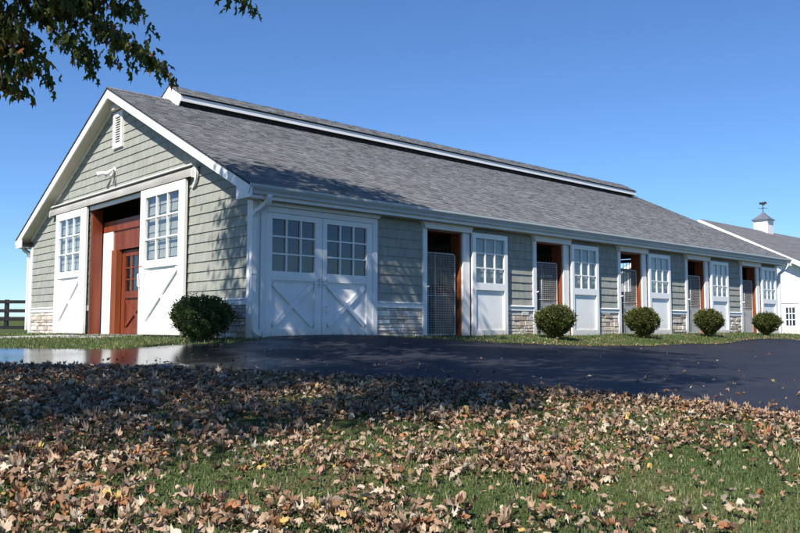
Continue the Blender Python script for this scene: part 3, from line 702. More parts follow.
# entry partition of the aisle
mb = MB(); mb.box(-.08, .118, OY1 + .003, OY1 + .06, 0, 3.0) if False else None
mb.box(.02, .26, OY1 - .055, OY1 - .002, .0, 3.03); mb.build('aisle_post', M['redwood'], barn)
mb = MB(); mb.box(.30, .34, 6.72, 8.35, .02, 2.46); mb.build('white_panel', M['white'], barn)
mb = MB(); mb.box(.27, .40, 6.42, 6.71, .02, 2.0); mb.build('aisle_post', M['sunlit_redwood'], barn)  # sunlit look of the post comes from its brighter wood colour
mb = MB(); mb.box(.30, .42, 4.0, 8.9, 2.465, 2.72); mb.build('aisle_beam', M['redwood'], barn)
for b6 in ((.33, .38, 4.0, 6.715, 2.005, 2.463), (.33, .38, 4.0, 5.0, .02, 2.0), (.345, .385, 8.352, 9.5, .02, 2.463)):
    mb = MB(); mb.box(*b6); mb.build('plank_wall', M['redwood'], barn)
TI = lambda u_, w, z: (.46 - w, u_, z)
idr = door(TI, 'aisle_door', 5.02, 6.41, .03, 1.98, (5.2, 6.22, 1.02, 1.84), .0, .05, mat='redwood', parent=barn, pane=(3, 3), panel_rail=.14)
mb = MB(); mb.box(.14, 3.3, 1.25, 1.31, .02, 2.9); mb.build('plank_wall', M['inwall'], barn)  # dark backing wall added so the double door panes stay dark
mb = MB(); mb.box(3.3, 3.36, .13, 3.7, .02, 2.6); mb.build('plank_wall', M['inwall'], barn)
# stall fronts along the aisle and stall dividers with bars above
for (ya) in (3.75, 7.75):
    mb = MB(); mb.box(.9, L - .2, ya, ya + .06, .02, 1.3); sf = mb.build('stall_front', M['inwall'], barn)
    mb = MB()
    for q in np.arange(1.0, L - .3, .12): mb.tube([(q, ya + .03, 1.3), (q, ya + .03, 2.2)], .010, 5)
    mb.box(.9, L - .2, ya, ya + .06, 2.2, 2.3); mb.build('bars', M['galv'], sf)
for k in range(6):
    xx = 3.9 + 3.66 * k - (.35 if k == 0 else .35)
    if xx > L - .5: continue
    for (ya, yb) in ((.13, 3.74), (7.82, W - .13)):
        mb = MB(); mb.box(xx, xx + .06, ya, yb, .02, 1.3); sf = mb.build('stall_divider', M['inwall'], barn)
        mb = MB()
        for q in np.arange(ya + .1, yb, .11): mb.tube([(xx + .03, q, 1.3), (xx + .03, q, 2.2)], .010, 5)
        mb.box(xx, xx + .06, ya, yb, 2.2, 2.3); mb.build('bars', M['galv'], sf)

# ------------------------------------------------------------------ second barn
b2 = empty('white_barn', (42, 12.84, -.35)); tag(b2, 'white board sided barn with dark roof and cupola beyond the sage barn', 'barn')
HW, RZ, BL = 6.6, 7.55, 26.0
ez = RZ - .5 * HW
mb = MB(); mb.hull([(0, -HW, 0), (0, HW, 0), (0, HW, ez - .1), (0, 0, RZ - .1), (0, -HW, ez - .1)], [(BL, -HW, 0), (BL, HW, 0), (BL, HW, ez - .1), (BL, 0, RZ - .1), (BL, -HW, ez - .1)])
w2 = mb.build('wall', M['farwhite'], b2)
mb = MB()
for q in np.arange(-HW + .1, HW, .3):
    mb.box(-.022, -.001, q, q + .045, .1, RZ - .15 - .5 * max(abs(q), abs(q + .045)))
mb.build('batten_siding', M['farwhite'], w2)
mb = MB()
for s in (-1, 1):
    mb.hull([(-.55, 0, RZ), (-.55, s * (HW + .5), RZ - .5 * (HW + .5)), (-.55, s * (HW + .5), RZ - .5 * (HW + .5) - .09), (-.55, 0, RZ - .09)],
            [(BL + .5, 0, RZ), (BL + .5, s * (HW + .5), RZ - .5 * (HW + .5)), (BL + .5, s * (HW + .5), RZ - .5 * (HW + .5) - .09), (BL + .5, 0, RZ - .09)])
r2o = mb.build('roof', M['farroof'], b2)
mb = MB()
for s in (-1, 1):
    mb.hull([(-.60, 0, RZ - .04), (-.60, s * (HW + .5), RZ - .54 - .5 * HW + .21), (-.60, s * (HW + .5), RZ - .54 - .5 * HW - .08), (-.60, 0, RZ - .33)],
            [(-.552, 0, RZ - .04), (-.552, s * (HW + .5), RZ - .54 - .5 * HW + .21), (-.552, s * (HW + .5), RZ - .54 - .5 * HW - .08), (-.552, 0, RZ - .33)])
mb.build('rake_board', M['white'], r2o)
mb = MB()
for s in (-1, 1):
    mb.hull([(-.55, 0, RZ - .34), (-.55, s * (HW + .48), RZ - .58 - .5 * HW + .03), (-.55, s * (HW + .48), RZ - .60 - .5 * HW), (-.55, 0, RZ - .36)],
            [(-.02, 0, RZ - .34), (-.02, s * (HW + .48), RZ - .58 - .5 * HW + .03), (-.02, s * (HW + .48), RZ - .60 - .5 * HW), (-.02, 0, RZ - .36)])
mb.build('soffit', M['soffit'], r2o)
G2 = lambda u_, w, z: (-w, u_, z)
d2u0, d2u1 = 7.05 - 12.84, 8.17 - 12.84
mb = MB(G2); mb.box(d2u0 - .12, d2u0, .0, .06, .0, 2.0); mb.box(d2u1, d2u1 + .12, .0, .06, .0, 2.0); mb.box(d2u0 - .16, d2u1 + .16, .0, .08, 2.0, 2.13)
mb.build('door_casing', M['white'], b2)
mb = MB(G2); mb.box(d2u0, d2u1, .0, .04, .02, 1.998); dd = mb.build('door', M['white'], b2)
mb = MB(G2); gu0, gu1, gz0, gz1 = 7.30 - 12.84, 7.82 - 12.84, .66, 1.74; mb.box(gu0, gu1, .041, .046, gz0, gz1); mb.build('window_pane', M['darkglass'], dd)
mb = MB(G2)
for k in (1, 2):
    x = gu0 + (gu1 - gu0) * k / 3; mb.box(x - .025, x + .025, .047, .06, gz0, gz1); z = gz0 + (gz1 - gz0) * k / 3; mb.box(gu0, gu1, .0475, .0585, z - .025, z + .025)
mb.build('muntin', M['white'], dd)
mb = MB()
mb.tube([(-.05, -HW - .3, 4.1), (-.05, -HW - .05, 3.9), (-.05, -HW + .02, 3.6), (-.05, -HW + .02, .2)], .05, 8); mb.build('downspout', M['gutter'], b2, True)
# cupola
cx_, cs_ = 9.1, .50
mb = MB(); mb.box(cx_ - cs_, cx_ + cs_, -cs_, cs_, RZ - .6, RZ + .70); mb.box(cx_ - cs_ - .05, cx_ + cs_ + .05, -cs_ - .05, cs_ + .05, RZ + .70, RZ + .78)
cup = mb.build('cupola', M['farwhite'], b2)
mb = MB(); e = cs_ + .15; z = RZ + .78
prev = None
lev = [(e, z), (e * .62, z + .20), (e * .3, z + .42), (.03, z + .62)]
for (ra, za), (rb, zb) in zip(lev[:-1], lev[1:]):
    mb.hull([(cx_ - ra, -ra, za), (cx_ + ra, -ra, za), (cx_ + ra, ra, za), (cx_ - ra, ra, za)], [(cx_ - rb, -rb, zb), (cx_ + rb, -rb, zb), (cx_ + rb, rb, zb), (cx_ - rb, rb, zb)])
mb.build('cupola_roof', M['copper'], cup)
mb = MB(); zz = z + .6
mb.tube([(cx_, 0, zz), (cx_, 0, zz + .78)], .025, 6); mb.tube([(cx_ - .22, .24, zz + .3), (cx_ + .22, -.24, zz + .3)], .014, 5); mb.tube([(cx_ - .2, -.2, zz + .3), (cx_ + .2, .2, zz + .3)], .014, 5)
TV = lambda u_, w, z_: (cx_ + u_ * .72 + w * .7, -u_ * .7 + w * .72, zz + z_)
mv = MB(TV); mv.prism_uz([(-.30, .60), (.05, .52), (.16, .54), (.16, .64), (.30, .60), (.26, .76), (.12, .78), (-.02, .70), (-.20, .74)], -.012, .012)
mb.build('vane_post', M['blackmetal'], cup); mv.build('vane_figure', M['blackmetal'], cup)
mb = MB(); mb.tube([(0, 0, 0)] * 2, .01, 4) if False else None

# ------------------------------------------------------------------ black fence
fa, fb = Vector((3.0, 27.35)), Vector((5.9, 24.7)); fd = (fb - fa).normalized()
f0 = fa - fd * 8; fence = empty('board_fence', (fa.x, fa.y, tz(fa.x, fa.y)))
tag(fence, 'black four board paddock fence running behind the gable end of the barn', 'fence')
def floc(t, z): p = f0 + fd * t - fa; return (p.x, p.y, z - fence.location.z)
nfd = Vector((-fd.y, fd.x))
for k in range(8):
    t = 1.74 + k * 2.44; p = f0 + fd * t; zg = tz(p.x, p.y)
    mb = MB(); c = [p - fa + fd * s1 * .075 + nfd * s2 * .075 for s1, s2 in ((-1, -1), (1, -1), (1, 1), (-1, 1))]; b0 = zg - fence.location.z
    mb.hull([(q.x, q.y, b0 - .3) for q in c], [(q.x, q.y, b0 + 1.32) for q in c]); mb.build('post', M['black_board'], fence)
for zc in (.07, .44, .82, 1.22):
    mb = MB()
    for k in range(7):
        t0, t1 = 1.74 + k * 2.44 + .004, 1.74 + (k + 1) * 2.44 - .004
        a, c = floc(t0, tz(*(f0 + fd * t0)) + zc), floc(t1, tz(*(f0 + fd * t1)) + zc)
        n_ = -nfd * .077; n2_ = -nfd * .10
        mb.hull([(a[0] + n_.x, a[1] + n_.y, a[2] - .075), (a[0] + n2_.x, a[1] + n2_.y, a[2] - .075), (a[0] + n2_.x, a[1] + n2_.y, a[2] + .075), (a[0] + n_.x, a[1] + n_.y, a[2] + .075)],
                [(c[0] + n_.x, c[1] + n_.y, c[2] - .075), (c[0] + n2_.x, c[1] + n2_.y, c[2] - .075), (c[0] + n2_.x, c[1] + n2_.y, c[2] + .075), (c[0] + n_.x, c[1] + n_.y, c[2] + .075)])
    mb.build('rail', M['black_board'], fence)

# ------------------------------------------------------------------ shrubs
def ellipse_leaf(): 
    v = np.array([(0, 0, 0), (.28, .32, .04), (.22, .75, .02), (0, 1, -.03), (-.22, .75, .02), (-.28, .32, .04)], float)
    return v, np.array([(0, 1, 2), (0, 2, 3), (0, 3, 4), (0, 4, 5)])
EL = [ellipse_leaf()]
def shrub(x, y, rx, h, label, seed, narrow=.55, n=9000, size=.028, yellow=.0):
    r = np.random.default_rng(seed); zg = tz(x, y); o = empty('round_shrub', (x, y, zg)); tag(o, label, 'shrub', 'clipped round shrubs along the barn')
    ph = r.uniform(0, 6.28, 6); hc = h * .56
    d = r.normal(size=(n, 3)); d /= np.linalg.norm(d, axis=1)[:, None]
    th = np.arctan2(d[:, 1], d[:, 0])
    lump = 1 + .10 * np.sin(3 * th + ph[0] + 2 * d[:, 2]) + .08 * np.sin(7 * th + ph[1] - 5 * d[:, 2]) + .07 * np.sin(11 * th + 9 * d[:, 2] + ph[2]) + .035 * np.sin(17 * d[:, 2] + ph[3] + 6 * th)
    rad = (r.uniform(.35, 1, n) ** .33) * lump + (r.random(n) < .09) * r.uniform(0, .16, n)
    zz = d[:, 2] * rad
    hr = np.where(zz < 0, 1 - (1 - narrow) * np.clip(-zz, 0, 1) ** 1.2, 1)
    P = np.stack([d[:, 0] * rad * rx * hr, d[:, 1] * rad * rx * hr, hc + zz * np.where(zz > 0, h - hc, hc - .05)], 1)
    keep = P[:, 2] > .015; P = P[keep]; d = d[keep]; n = len(P)
    R = rotmats(np.arctan2(d[:, 1], d[:, 0]) - PI / 2 + r.normal(0, .7, n), r.uniform(-.3, 1.2, n), r.normal(0, .6, n))
    V, F, idx = instances(EL, np.zeros(n, int), P, R, r.uniform(.7, 1.3, n) * size)
    base = np.array([.10, .135, .045]); c = base[None] * r.uniform(.6, 1.45, n)[:, None] * np.array([1 + yellow * .5, 1 + .1 * yellow, 1.0])
    c += (r.random(n) < .08)[:, None] * np.array([.05, .05, .005])
    np_mesh('foliage', V, F, c[idx], M['shrubleaf'], o)
    mb = MB()
    for k in range(11):
        a = r.uniform(0, 6.28); rr = r.uniform(.2, .75) * rx
        mb.tube(catmull([(r.normal(0, .03), r.normal(0, .03), -.03), (math.cos(a) * rr * .3, math.sin(a) * rr * .3, h * .22), (math.cos(a) * rr, math.sin(a) * rr, h * r.uniform(.55, .8))], 3), [.012] * 3 + [.008] * 2 + [.004] * 2, 5)
    mb.build('stems', M['bark'], o)
shrub(-.72, .47, .50, .76, 'large dark clipped shrub beside the sliding door at the stone gable corner', 1, .8, 24000, .036, -.2)
shrub(7.16, -1.1, .42, .72, 'round green shrub in front of the second stall gate from the double doors', 2, .62, 15000, .042, yellow=.5)
shrub(10.80, -1.1, .40, .73, 'round green shrub standing before the third stall opening, between two others', 3, .62, 15000, .042, yellow=.7)
shrub(14.30, -1.1, .37, .74, 'round green shrub in front of the fourth stall door, second from the far barn end', 4, .5, 15000, .042, yellow=.7)
shrub(18.1, -1.1, .39, .70, 'round green shrub at the far barn end beside the white barn', 5, .5, 15000, .042, yellow=.5)

# ------------------------------------------------------------------ maple tree beside the drive
def maple_leaf(curl, fold, seed):
    r = np.random.default_rng(seed)
    ang = np.array([-72, -50, -30, -14, 0, 20, 34, 42, 54, 66, 80, 90, 100, 114, 126, 138, 146, 160, 180, 194, 210, 230, 252], float)
    rad = np.array([.22, .40, .52, .50, .68, .50, .70, .90, .64, .55, .78, 1.0, .78, .55, .64, .90, .70, .50, .68, .50, .52, .40, .22])
    ang = ang + r.uniform(-4, 4, len(ang)); rad = rad * r.uniform(.84, 1.14, len(rad)); n = len(ang)
    a = np.radians(ang); o = np.stack([rad * np.cos(a), rad * np.sin(a)], 1)
    mid = o * .55; pts = np.concatenate([[[0, 0]], mid, o]); x, y = pts[:, 0], pts[:, 1]
    ph = r.uniform(0, 6.28, 4); rr = x * x + y * y
    z = fold * np.abs(x) * .6 + curl * rr * .8 + .16 * np.sin(4.2 * x + ph[0]) * np.cos(3.6 * y + ph[1]) + .12 * rr * np.sin(5 * np.arctan2(y, x) + ph[2])
    z[1 + n:] += r.normal(0, .07, n); z[1:1 + n] += r.normal(0, .035, n)
    sh = 1 / (1 + .55 * np.abs(z))
    sq = r.uniform(.5, .95); x2 = x * sh * sq; y2 = y * sh
    v = np.stack([x2, y2, z + .18 * np.abs(y2) * (1 - sq)], 1) * .54
    f = []
    for k in range(n - 1):
        f += [(0, 1 + k, 2 + k), (1 + k, 1 + n + k, 2 + n + k), (1 + k, 2 + n + k, 2 + k)]
    return v, np.array(f)
def crown_leaf(seed):
    r = np.random.default_rng(seed)
    v = np.array([(0, 0, 0), (.30, .18, -.04), (.17, .40, 0), (.42, .66, -.10), (.14, .66, 0), (0, 1.05, -.10), (-.14, .66, 0), (-.42, .66, -.10), (-.17, .40, 0), (-.30, .18, -.04), (0, .45, .06)], float) * np.array([.85, 1.2, 1.6])
    v[:, 2] += r.normal(0, .04, len(v)); f = np.array([(10, k, k + 1) for k in range(0, 9)] + [(10, 9, 0)]); return v, f
CL = [crown_leaf(s) for s in range(5)]
tx, ty = -9.4, -4.9
tree = empty('maple_tree', (tx, ty, tz(tx, ty))); tag(tree, 'spreading maple with drooping green gold branches hanging over the lawn', 'tree')
tg = Vector(tree.location)
def rel(p): return tuple(Vector(p) - tg)
limbs = []
trunk_pts = [(tx, ty, tg.z - .2), (tx + .03, ty, tg.z + .4), (tx + .08, ty + .05, 1.6), (tx, ty + .1, 3.4), (tx + .15, ty, 5.4), (tx + .1, ty + .1, 7.4), (tx + .3, ty, 9.2)]
mb = MB(); tp = catmull([rel(p) for p in trunk_pts], 5); mb.tube(tp, [.36, .30, .27] + list(np.linspace(.26, .05, len(tp) - 3)), 14); mb.build('trunk', M['bark'], tree, True)
rt = np.random.default_rng(5)
CEN = np.array([(-8.3, -6.0, 7.4, 5.6, 4.3, 2.9), (-4.2, -3.2, 7.9, 3.4, 2.0, 1.9), (-10.6, -9.2, 6.9, 2.8, 1.5, 1.6), (-7.9, -10.0, 7.0, 2.3, 1.2, 1.3), (-4.6, -8.0, 7.8, 2.6, 1.9, 1.6), (-1.6, -6.9, 8.2, 1.8, 1.2, 1.0)])
clumps = []
for (cx0, cy0, cz0, rx, ry, rz_), cnt in zip(CEN, (175, 75, 40, 30, 34, 12)):
    k = 0
    while k < cnt:
        d = rt.normal(size=3); d /= np.linalg.norm(d); q = rt.uniform(.25, 1) ** .5
        p = np.array([cx0 + d[0] * rx * q, cy0 + d[1] * ry * q, cz0 + d[2] * rz_ * q])
        if p[2] < 4.6 + .25 * max(0, p[0] + 6): continue
        clumps.append((p, rt.uniform(.4, .85))); k += 1
# main limbs reach through the crown, twigs to every clump
nodes = []
for k in range(13):
    a = k * 2.4 + .3; z0 = 2.6 + .42 * k; rr = 4.6 - .12 * k
    e = np.array([tx + math.cos(a) * rr, ty + .2 + math.sin(a) * rr * .85, z0 + 2.2 + .05 * k]); s0 = np.array([tx + .08, ty + .06, z0])
    mid = s0 * .5 + e * .5 + np.array([rt.normal(0, .3), rt.normal(0, .3), .55])
    pl = catmull([tuple(s0), tuple(mid), tuple(e)], 6); limbs.append((pl, .11)); nodes += [np.array(p) for p in pl[3:]]
# the low limb that droops into view: spray plane origin + right vector, metres
SO_ = np.array([-5.15, -3.46, 3.46]); SR = np.array([.738, -.675, 0]); SF = np.array([.675, .738, 0])
def sp(px, py, dd=0): return SO_ + SR * px * .01 - np.array([0, 0, 1]) * py * .01 + SF * dd
lowA = catmull([(tx + .1, ty + .1, 4.0), (-9.0, -4.6, 4.9), tuple(sp(-130, -120)), tuple(sp(20, -48)), tuple(sp(78, 2)), tuple(sp(104, 30)), tuple(sp(140, 54)), tuple(sp(170, 74))], 6); limbs.append((lowA, .09))
lowB = catmull([tuple(sp(-130, -120)), tuple(sp(-30, -50)), tuple(sp(20, 0, .1)), tuple(sp(52, 30, .1)), tuple(sp(82, 52, .1)), tuple(sp(92, 68, .1))], 6); limbs.append((lowB, .035))
lowC = catmull([tuple(sp(-130, -120)), tuple(sp(-50, -30, -.3)), tuple(sp(-8, 20, -.3)), tuple(sp(12, 60, -.3)), tuple(sp(22, 98, -.3))], 6); limbs.append((lowC, .035))
lowD = catmull([tuple(sp(20, -48)), tuple(sp(110, -90)), tuple(sp(200, -60, .2)), tuple(sp(235, -12, .2)), tuple(sp(256, 4, .2))], 6); limbs.append((lowD, .03))
for ci, (p, r_) in enumerate(clumps):
    nd = min(nodes, key=lambda q: np.linalg.norm(q - p)); mid = (nd + p) / 2 + np.array([0, 0, .15])
    limbs.append(([tuple(nd), tuple(mid), tuple(p)], .028))
mb = MB()
for pl, r0 in limbs:
    n_ = len(pl); mb.tube([rel(p) for p in pl], list(np.linspace(r0, max(.006, r0 * .12), n_)), 7)
mb.build('branches', M['bark'], tree, True)
P = []
for p, r_ in clumps:
    n_ = int(90 * (r_ / .6) ** 2); q = rt.normal(size=(n_, 3)) * r_ * .42; q[:, 2] *= .7; P.append(p + q)
P = np.concatenate(P)
# visible drooping sprays
SPR = []
def spray(px, py, sx_, sy_, n_, dd=0, sd=.22):
    a = rt.normal(size=(n_, 3)); SPR.append(np.array([sp(px + u_ * sx_, py + v_ * sy_, dd + w_ * sd) for u_, v_, w_ in a]))
for (px, py, sx_, sy_, n_) in [(-10, 10, 14, 16, 110), (8, 25, 12, 16, 120), (14, 55, 11, 14, 90), (30, 45, 9, 12, 62), (6, 84, 7, 8, 34), (24, 92, 5, 7, 24), (0, 60, 8, 14, 60), (38, 12, 16, 11, 92), (62, 6, 14, 8, 64), (88, 6, 12, 8, 56), (112, 4, 12, 6, 46), (134, 6, 8, 8, 26), (66, 20, 10, 7, 30),
                               (92, 22, 8, 6, 26), (108, 32, 9, 6, 34), (124, 42, 8, 7, 34), (140, 52, 7, 7, 30), (158, 66, 7, 6, 34), (170, 74, 4, 5, 14), (86, 56, 7, 8, 36), (82, 44, 7, 6, 22), (92, 70, 4, 5, 14), (118, 60, 3, 7, 10), (128, 62, 3, 6, 8), (142, 18, 4, 7, 12), (36, 70, 8, 9, 36), (-30, 30, 22, 30, 150), (-60, -10, 35, 30, 200), (40, -22, 40, 12, 190), (110, -22, 30, 10, 90),
                               (228, -3, 5, 4, 9), (245, -2, 6, 4, 14), (254, 3, 4, 3, 8)]:
    spray(px - 3, py - 5, sx_ * .62, sy_ * .62, int(n_ * 1.35))
SPR = np.concatenate(SPR); _lx = (SPR - SO_) @ SR * 100; _ly = (SO_[2] - SPR[:, 2]) * 100; SPR = SPR[~((_lx > 138) & (_lx < 222) & (_ly > 70)) & ~((_lx > 30) & (_ly > 92))]; P = np.concatenate([P, SPR]); n_ = len(P)
big = np.concatenate([rt.uniform(.115, .19, n_ - len(SPR)), rt.uniform(.075, .125, len(SPR))])
R = rotmats(rt.uniform(0, 2 * PI, n_), rt.uniform(-1.9, -.5, n_), rt.normal(0, .6, n_))
V, F, idx = instances(CL, rt.integers(0, 5, n_), P - np.array(tg), R, big)
pal = np.array([(.09, .12, .028), (.14, .16, .032), (.24, .20, .04), (.24, .11, .03), (.06, .09, .022)])
c = pal[rt.choice(5, n_, p=[.34, .26, .12, .06, .22])] * rt.uniform(.75, 1.3, n_)[:, None]
np_mesh('crown', V, F, c[idx], M['canopy'], tree)

# ------------------------------------------------------------------ grass and fallen leaves
CAM = np.array([-7.4334, -11.9099, .1969]); CF = np.array([.6748, .7381]); CR = np.array([.7381, -.6747])
EL_ = np.array(EDGE_LAWN); EB_ = np.array(EDGE_BARN)
def edge_dist(P2, pl):
    """signed distance to polyline: positive on its left side when walking it"""
    best = np.full(len(P2), 1e9); sg = np.ones(len(P2))
    for a, b_ in zip(pl[:-1], pl[1:]):
        ab = b_ - a; t = np.clip(((P2 - a) @ ab) / (ab @ ab), 0, 1); q = P2 - (a + t[:, None] * ab); d = np.hypot(q[:, 0], q[:, 1])
        s = np.sign(ab[0] * (P2[:, 1] - a[1]) - ab[1] * (P2[:, 0] - a[0])); m_ = d < best
        best = np.where(m_, d, best); sg = np.where(m_, s, sg)
    return best * sg
def vnoise(P2, sc, seed):
    r = np.random.default_rng(seed); out = np.zeros(len(P2))
    for k in range(7):
        a = r.uniform(0, 6.28); f = sc * r.uniform(.5, 2.2); out += np.sin((P2[:, 0] * math.cos(a) + P2[:, 1] * math.sin(a)) * f + r.uniform(0, 6.28))
    return out / 7 * 1.7
def view(P2, margin=1.25):
    d = (P2 - CAM[:2]) @ CF; l = (P2 - CAM[:2]) @ CR; return d, l, (np.abs(l) < d * .502 * margin + .8)
def sample_frustum(n, d0, d1, power):
    d = (d0 ** (1 - power) + rng.random(n) * (d1 ** (1 - power) - d0 ** (1 - power))) ** (1 / (1 - power)) if power != 1 else d0 * (d1 / d0) ** rng.random(n)
    l = rng.uniform(-1, 1, n) * (d * .62 + .6); return CAM[:2] + d[:, None] * CF + l[:, None] * CR
# grass blades (one mass): dense near the camera, sparser and taller-looking tufts further off
def blades(P2, h, wd, seed, name, label):
    r = np.random.default_rng(seed); n = len(P2); z = terr(P2[:, 0], P2[:, 1])
    yaw = r.uniform(0, 2 * PI, n); lean = r.uniform(0.1, 1.0, n); hh = h * r.uniform(.5, 1.3, n); w_ = wd * r.uniform(.7, 1.3, n)
    dx, dy = np.cos(yaw), np.sin(yaw); ox, oy = -dy, dx
    B0 = np.stack([P2[:, 0], P2[:, 1], z - .004], 1); S_ = np.stack([ox, oy, np.zeros(n)], 1) * w_[:, None] / 2
    Mi = B0 + np.stack([dx * np.sin(lean) * .4, dy * np.sin(lean) * .4, np.cos(lean * .6) * .6], 1) * hh[:, None]
    Tp = B0 + np.stack([dx * np.sin(lean) * 1.0, dy * np.sin(lean) * 1.0, np.cos(lean) * 1.0], 1) * hh[:, None]
    V = np.stack([B0 - S_, B0 + S_, Mi + S_ * .8, Mi - S_ * .8, Tp], 1).reshape(-1, 3); b5 = np.arange(n) * 5
    F = np.concatenate([np.stack([b5, b5 + 1, b5 + 2], 1), np.stack([b5, b5 + 2, b5 + 3], 1), np.stack([b5 + 3, b5 + 2, b5 + 4], 1)])
    base = np.array([(.11, .165, .062), (.085, .135, .05), (.155, .185, .085), (.30, .26, .15)])
    c = base[r.choice(4, n, p=[.40, .28, .21, .11])] * r.uniform(.75, 1.25, n)[:, None]; vn = vnoise(P2, 2.2, 31); c = c * (1 + .16 * vn[:, None]) * np.where(vn[:, None] > .35, np.array([[1.25, 1.08, 1.1]]), 1.0)
    o = np_mesh(name, V, F, np.repeat(c, 5, 0), M['blade']); tag(o, label, 'grass', kind='stuff'); return o
G = sample_frustum(150000, 2.3, 11.5, 1.0); dl = edge_dist(G, EL_); G = G[dl < .04 * np.sin(G[:, 0] * 9)]
blades(G, .031, .0046, 3, 'grass', 'short green lawn grass under the fallen leaves')
n_ = 130000; X_ = rng.uniform(-9, 24, n_); Y_ = rng.uniform(-2.3, 12, n_); G2_ = np.stack([X_, Y_], 1)
db = edge_dist(G2_, EB_); dbar = ~((G2_[:, 0] > -.02) & (G2_[:, 1] > -.02) & (G2_[:, 0] < L) & (G2_[:, 1] < W)); onpath = (np.abs(G2_[:, 0] + 0) < 0)
k = (db < .02) & dbar & ((G2_[:, 1] < .1) | (G2_[:, 0] < .05))
pe = edge_dist(G2_, np.array([(-.5, 6.6), (-2.8, 8.0), (-6, 9.4), (-11, 11.9)])); k &= (np.abs(pe) > .55) | (G2_[:, 0] < -9)
blades(G2_[k], .055, .012, 4, 'grass', 'strip of grass between the barn walls and the asphalt')

# fallen maple leaves
FL = [maple_leaf(c_, f_, s_) for s_, (c_, f_) in enumerate([(.5, .8), (-.6, .9), (.9, -.8), (1.5, .7), (-1.4, .9), (.7, 1.3), (.2, .15), (.75, .35), (-.7, .3), (1.1, .6), (-.9, -.5), (.4, 1.0), (1.4, .2), (-.3, .8), (.8, -.9), (-1.2, .5)])]
PALF = np.array([(.50, .35, .23), (.38, .245, .16), (.58, .45, .32), (.25, .145, .085), (.12, .07, .045), (.42, .19, .085), (.64, .55, .43), (.60, .42, .15), (.29, .23, .18), (.45, .27, .18)])
PRB = np.array([.19, .17, .15, .12, .09, .07, .06, .03, .05, .07])
def leaf_sites():
    out = []
    L_ = sample_frustum(54000, 2.5, 12.0, .55)
    d, l, ok = view(L_); dl = edge_dist(L_, EL_); nz = vnoise(L_, 3.2, 2) + .6 * vnoise(L_, 9, 9)
    dn = np.clip((d - 3.6) / 3.8, 0, 1)
    side = np.clip(-l / (d * .5), -1, 1)
    dens = .15 + .66 * dn + .14 * side + .42 * nz - .12 * np.clip(l / d, 0, .5)
    dens = np.where(d < 5.5, dens * .95, dens)
    k = (dl < .05) & (rng.random(len(L_)) < np.clip(dens, .03, 1) * np.clip(.34 + .1 * d, 0, 1)); out.append(L_[k])
    # piled rim where the lawn meets the asphalt
    pts = np.array(dense(EDGE_LAWN[4:16], .012)); q = pts + rng.normal(0, .10, pts.shape) + np.array([-.08, -.03]); out.append(q[rng.random(len(q)) < .75])
    pc = np.array([-1.5, -8.75]); out.append(pc + rng.normal(0, 1, (170, 2)) * np.array([.13, .42]))
    pc = np.array([-1.55, -9.5]); out.append(pc + rng.normal(0, 1, (120, 2)) * np.array([.14, .4]))
    return np.concatenate(out)
LS = leaf_sites()
# stray leaves on the drive and along the grass strip
nst = 6500; st = np.stack([rng.uniform(-4, 12, nst), rng.uniform(-12, -1.9, nst)], 1); dl = edge_dist(st, EL_); db = edge_dist(st, EB_)
st = st[(dl > 0) & (db > 0) & (rng.random(nst) < np.exp(-dl / .8) * .9 + .010)]
rim = np.array(dense(EDGE_BARN[3:12], .028)); rim = rim + rng.normal(0, .06, rim.shape) + np.array([0, .02]); rim = rim[rng.random(len(rim)) < .75]
rim2 = np.array(dense(EDGE_BARN[17:23], .06)); rim2 = rim2 + rng.normal(0, .12, rim2.shape); rim2 = rim2[rng.random(len(rim2)) < .4]
gs = np.stack([rng.uniform(4, 20, 240), rng.uniform(-1.9, -.15, 240)], 1)
n1_ = len(LS); ALL = np.concatenate([LS, st, rim, rim2, gs]); nA = len(ALL)
onroad = np.zeros(nA, bool); onroad[n1_:n1_ + len(st)] = True
d, l, ok = view(ALL); size = rng.uniform(.036, .108, nA) * np.where(rng.random(nA) < .12, 1.25, 1); size[n1_ + len(st):] *= .75; size[n1_:n1_ + len(st)] *= .8
zz = terr(ALL[:, 0], ALL[:, 1]) + np.where(onroad, .024, .016) + rng.uniform(.0, .030, nA) * (~onroad) + size * .04
P3 = np.stack([ALL[:, 0], ALL[:, 1], zz + .006], 1)
yaw = rng.uniform(0, 2 * PI, nA); tl = np.where(onroad, .10, .18); pit = rng.normal(0, 1, nA) * tl; rol = rng.normal(0, 1, nA) * tl
flip = rng.random(nA) < .45; rol = rol + flip * PI
wp = np.array([.7, .7, .6, .5, .5, .6, 2.2, 1.2, 1.4, .7, .8, .6, .5, 1.6, .6, .5][:len(FL)] + [.5] * max(0, len(FL) - 16)); which = rng.choice(len(FL), nA, p=wp / wp.sum()); ci = rng.choice(len(PALF), nA, p=PRB); colv = PALF[ci] * rng.uniform(.72, 1.18, nA)[:, None]
zz_lift = np.abs(np.sin(pit)) * size * .3 + np.abs(np.sin(rol)) * size * .3; P3[:, 2] += zz_lift
# the 300 that show largest become single things
inview = (np.abs(l) < d * .5) & (d > 2.7)
score = np.where(inview & (~onroad), size / np.maximum(d, .1), 0) * np.abs(np.cos(pit) * .35 + .65)
order = np.argsort(-score)[:300]; single = np.zeros(nA, bool); single[order] = True
Rm = rotmats(yaw, pit, rol)
sel = ~single
V, F, idx = instances(FL, which[sel], P3[sel], Rm[sel], size[sel])
vt = np.random.default_rng(8).uniform(.78, 1.15, len(V)); edge_ = 1 - .22 * (np.random.default_rng(9).random(len(V)) < .25)
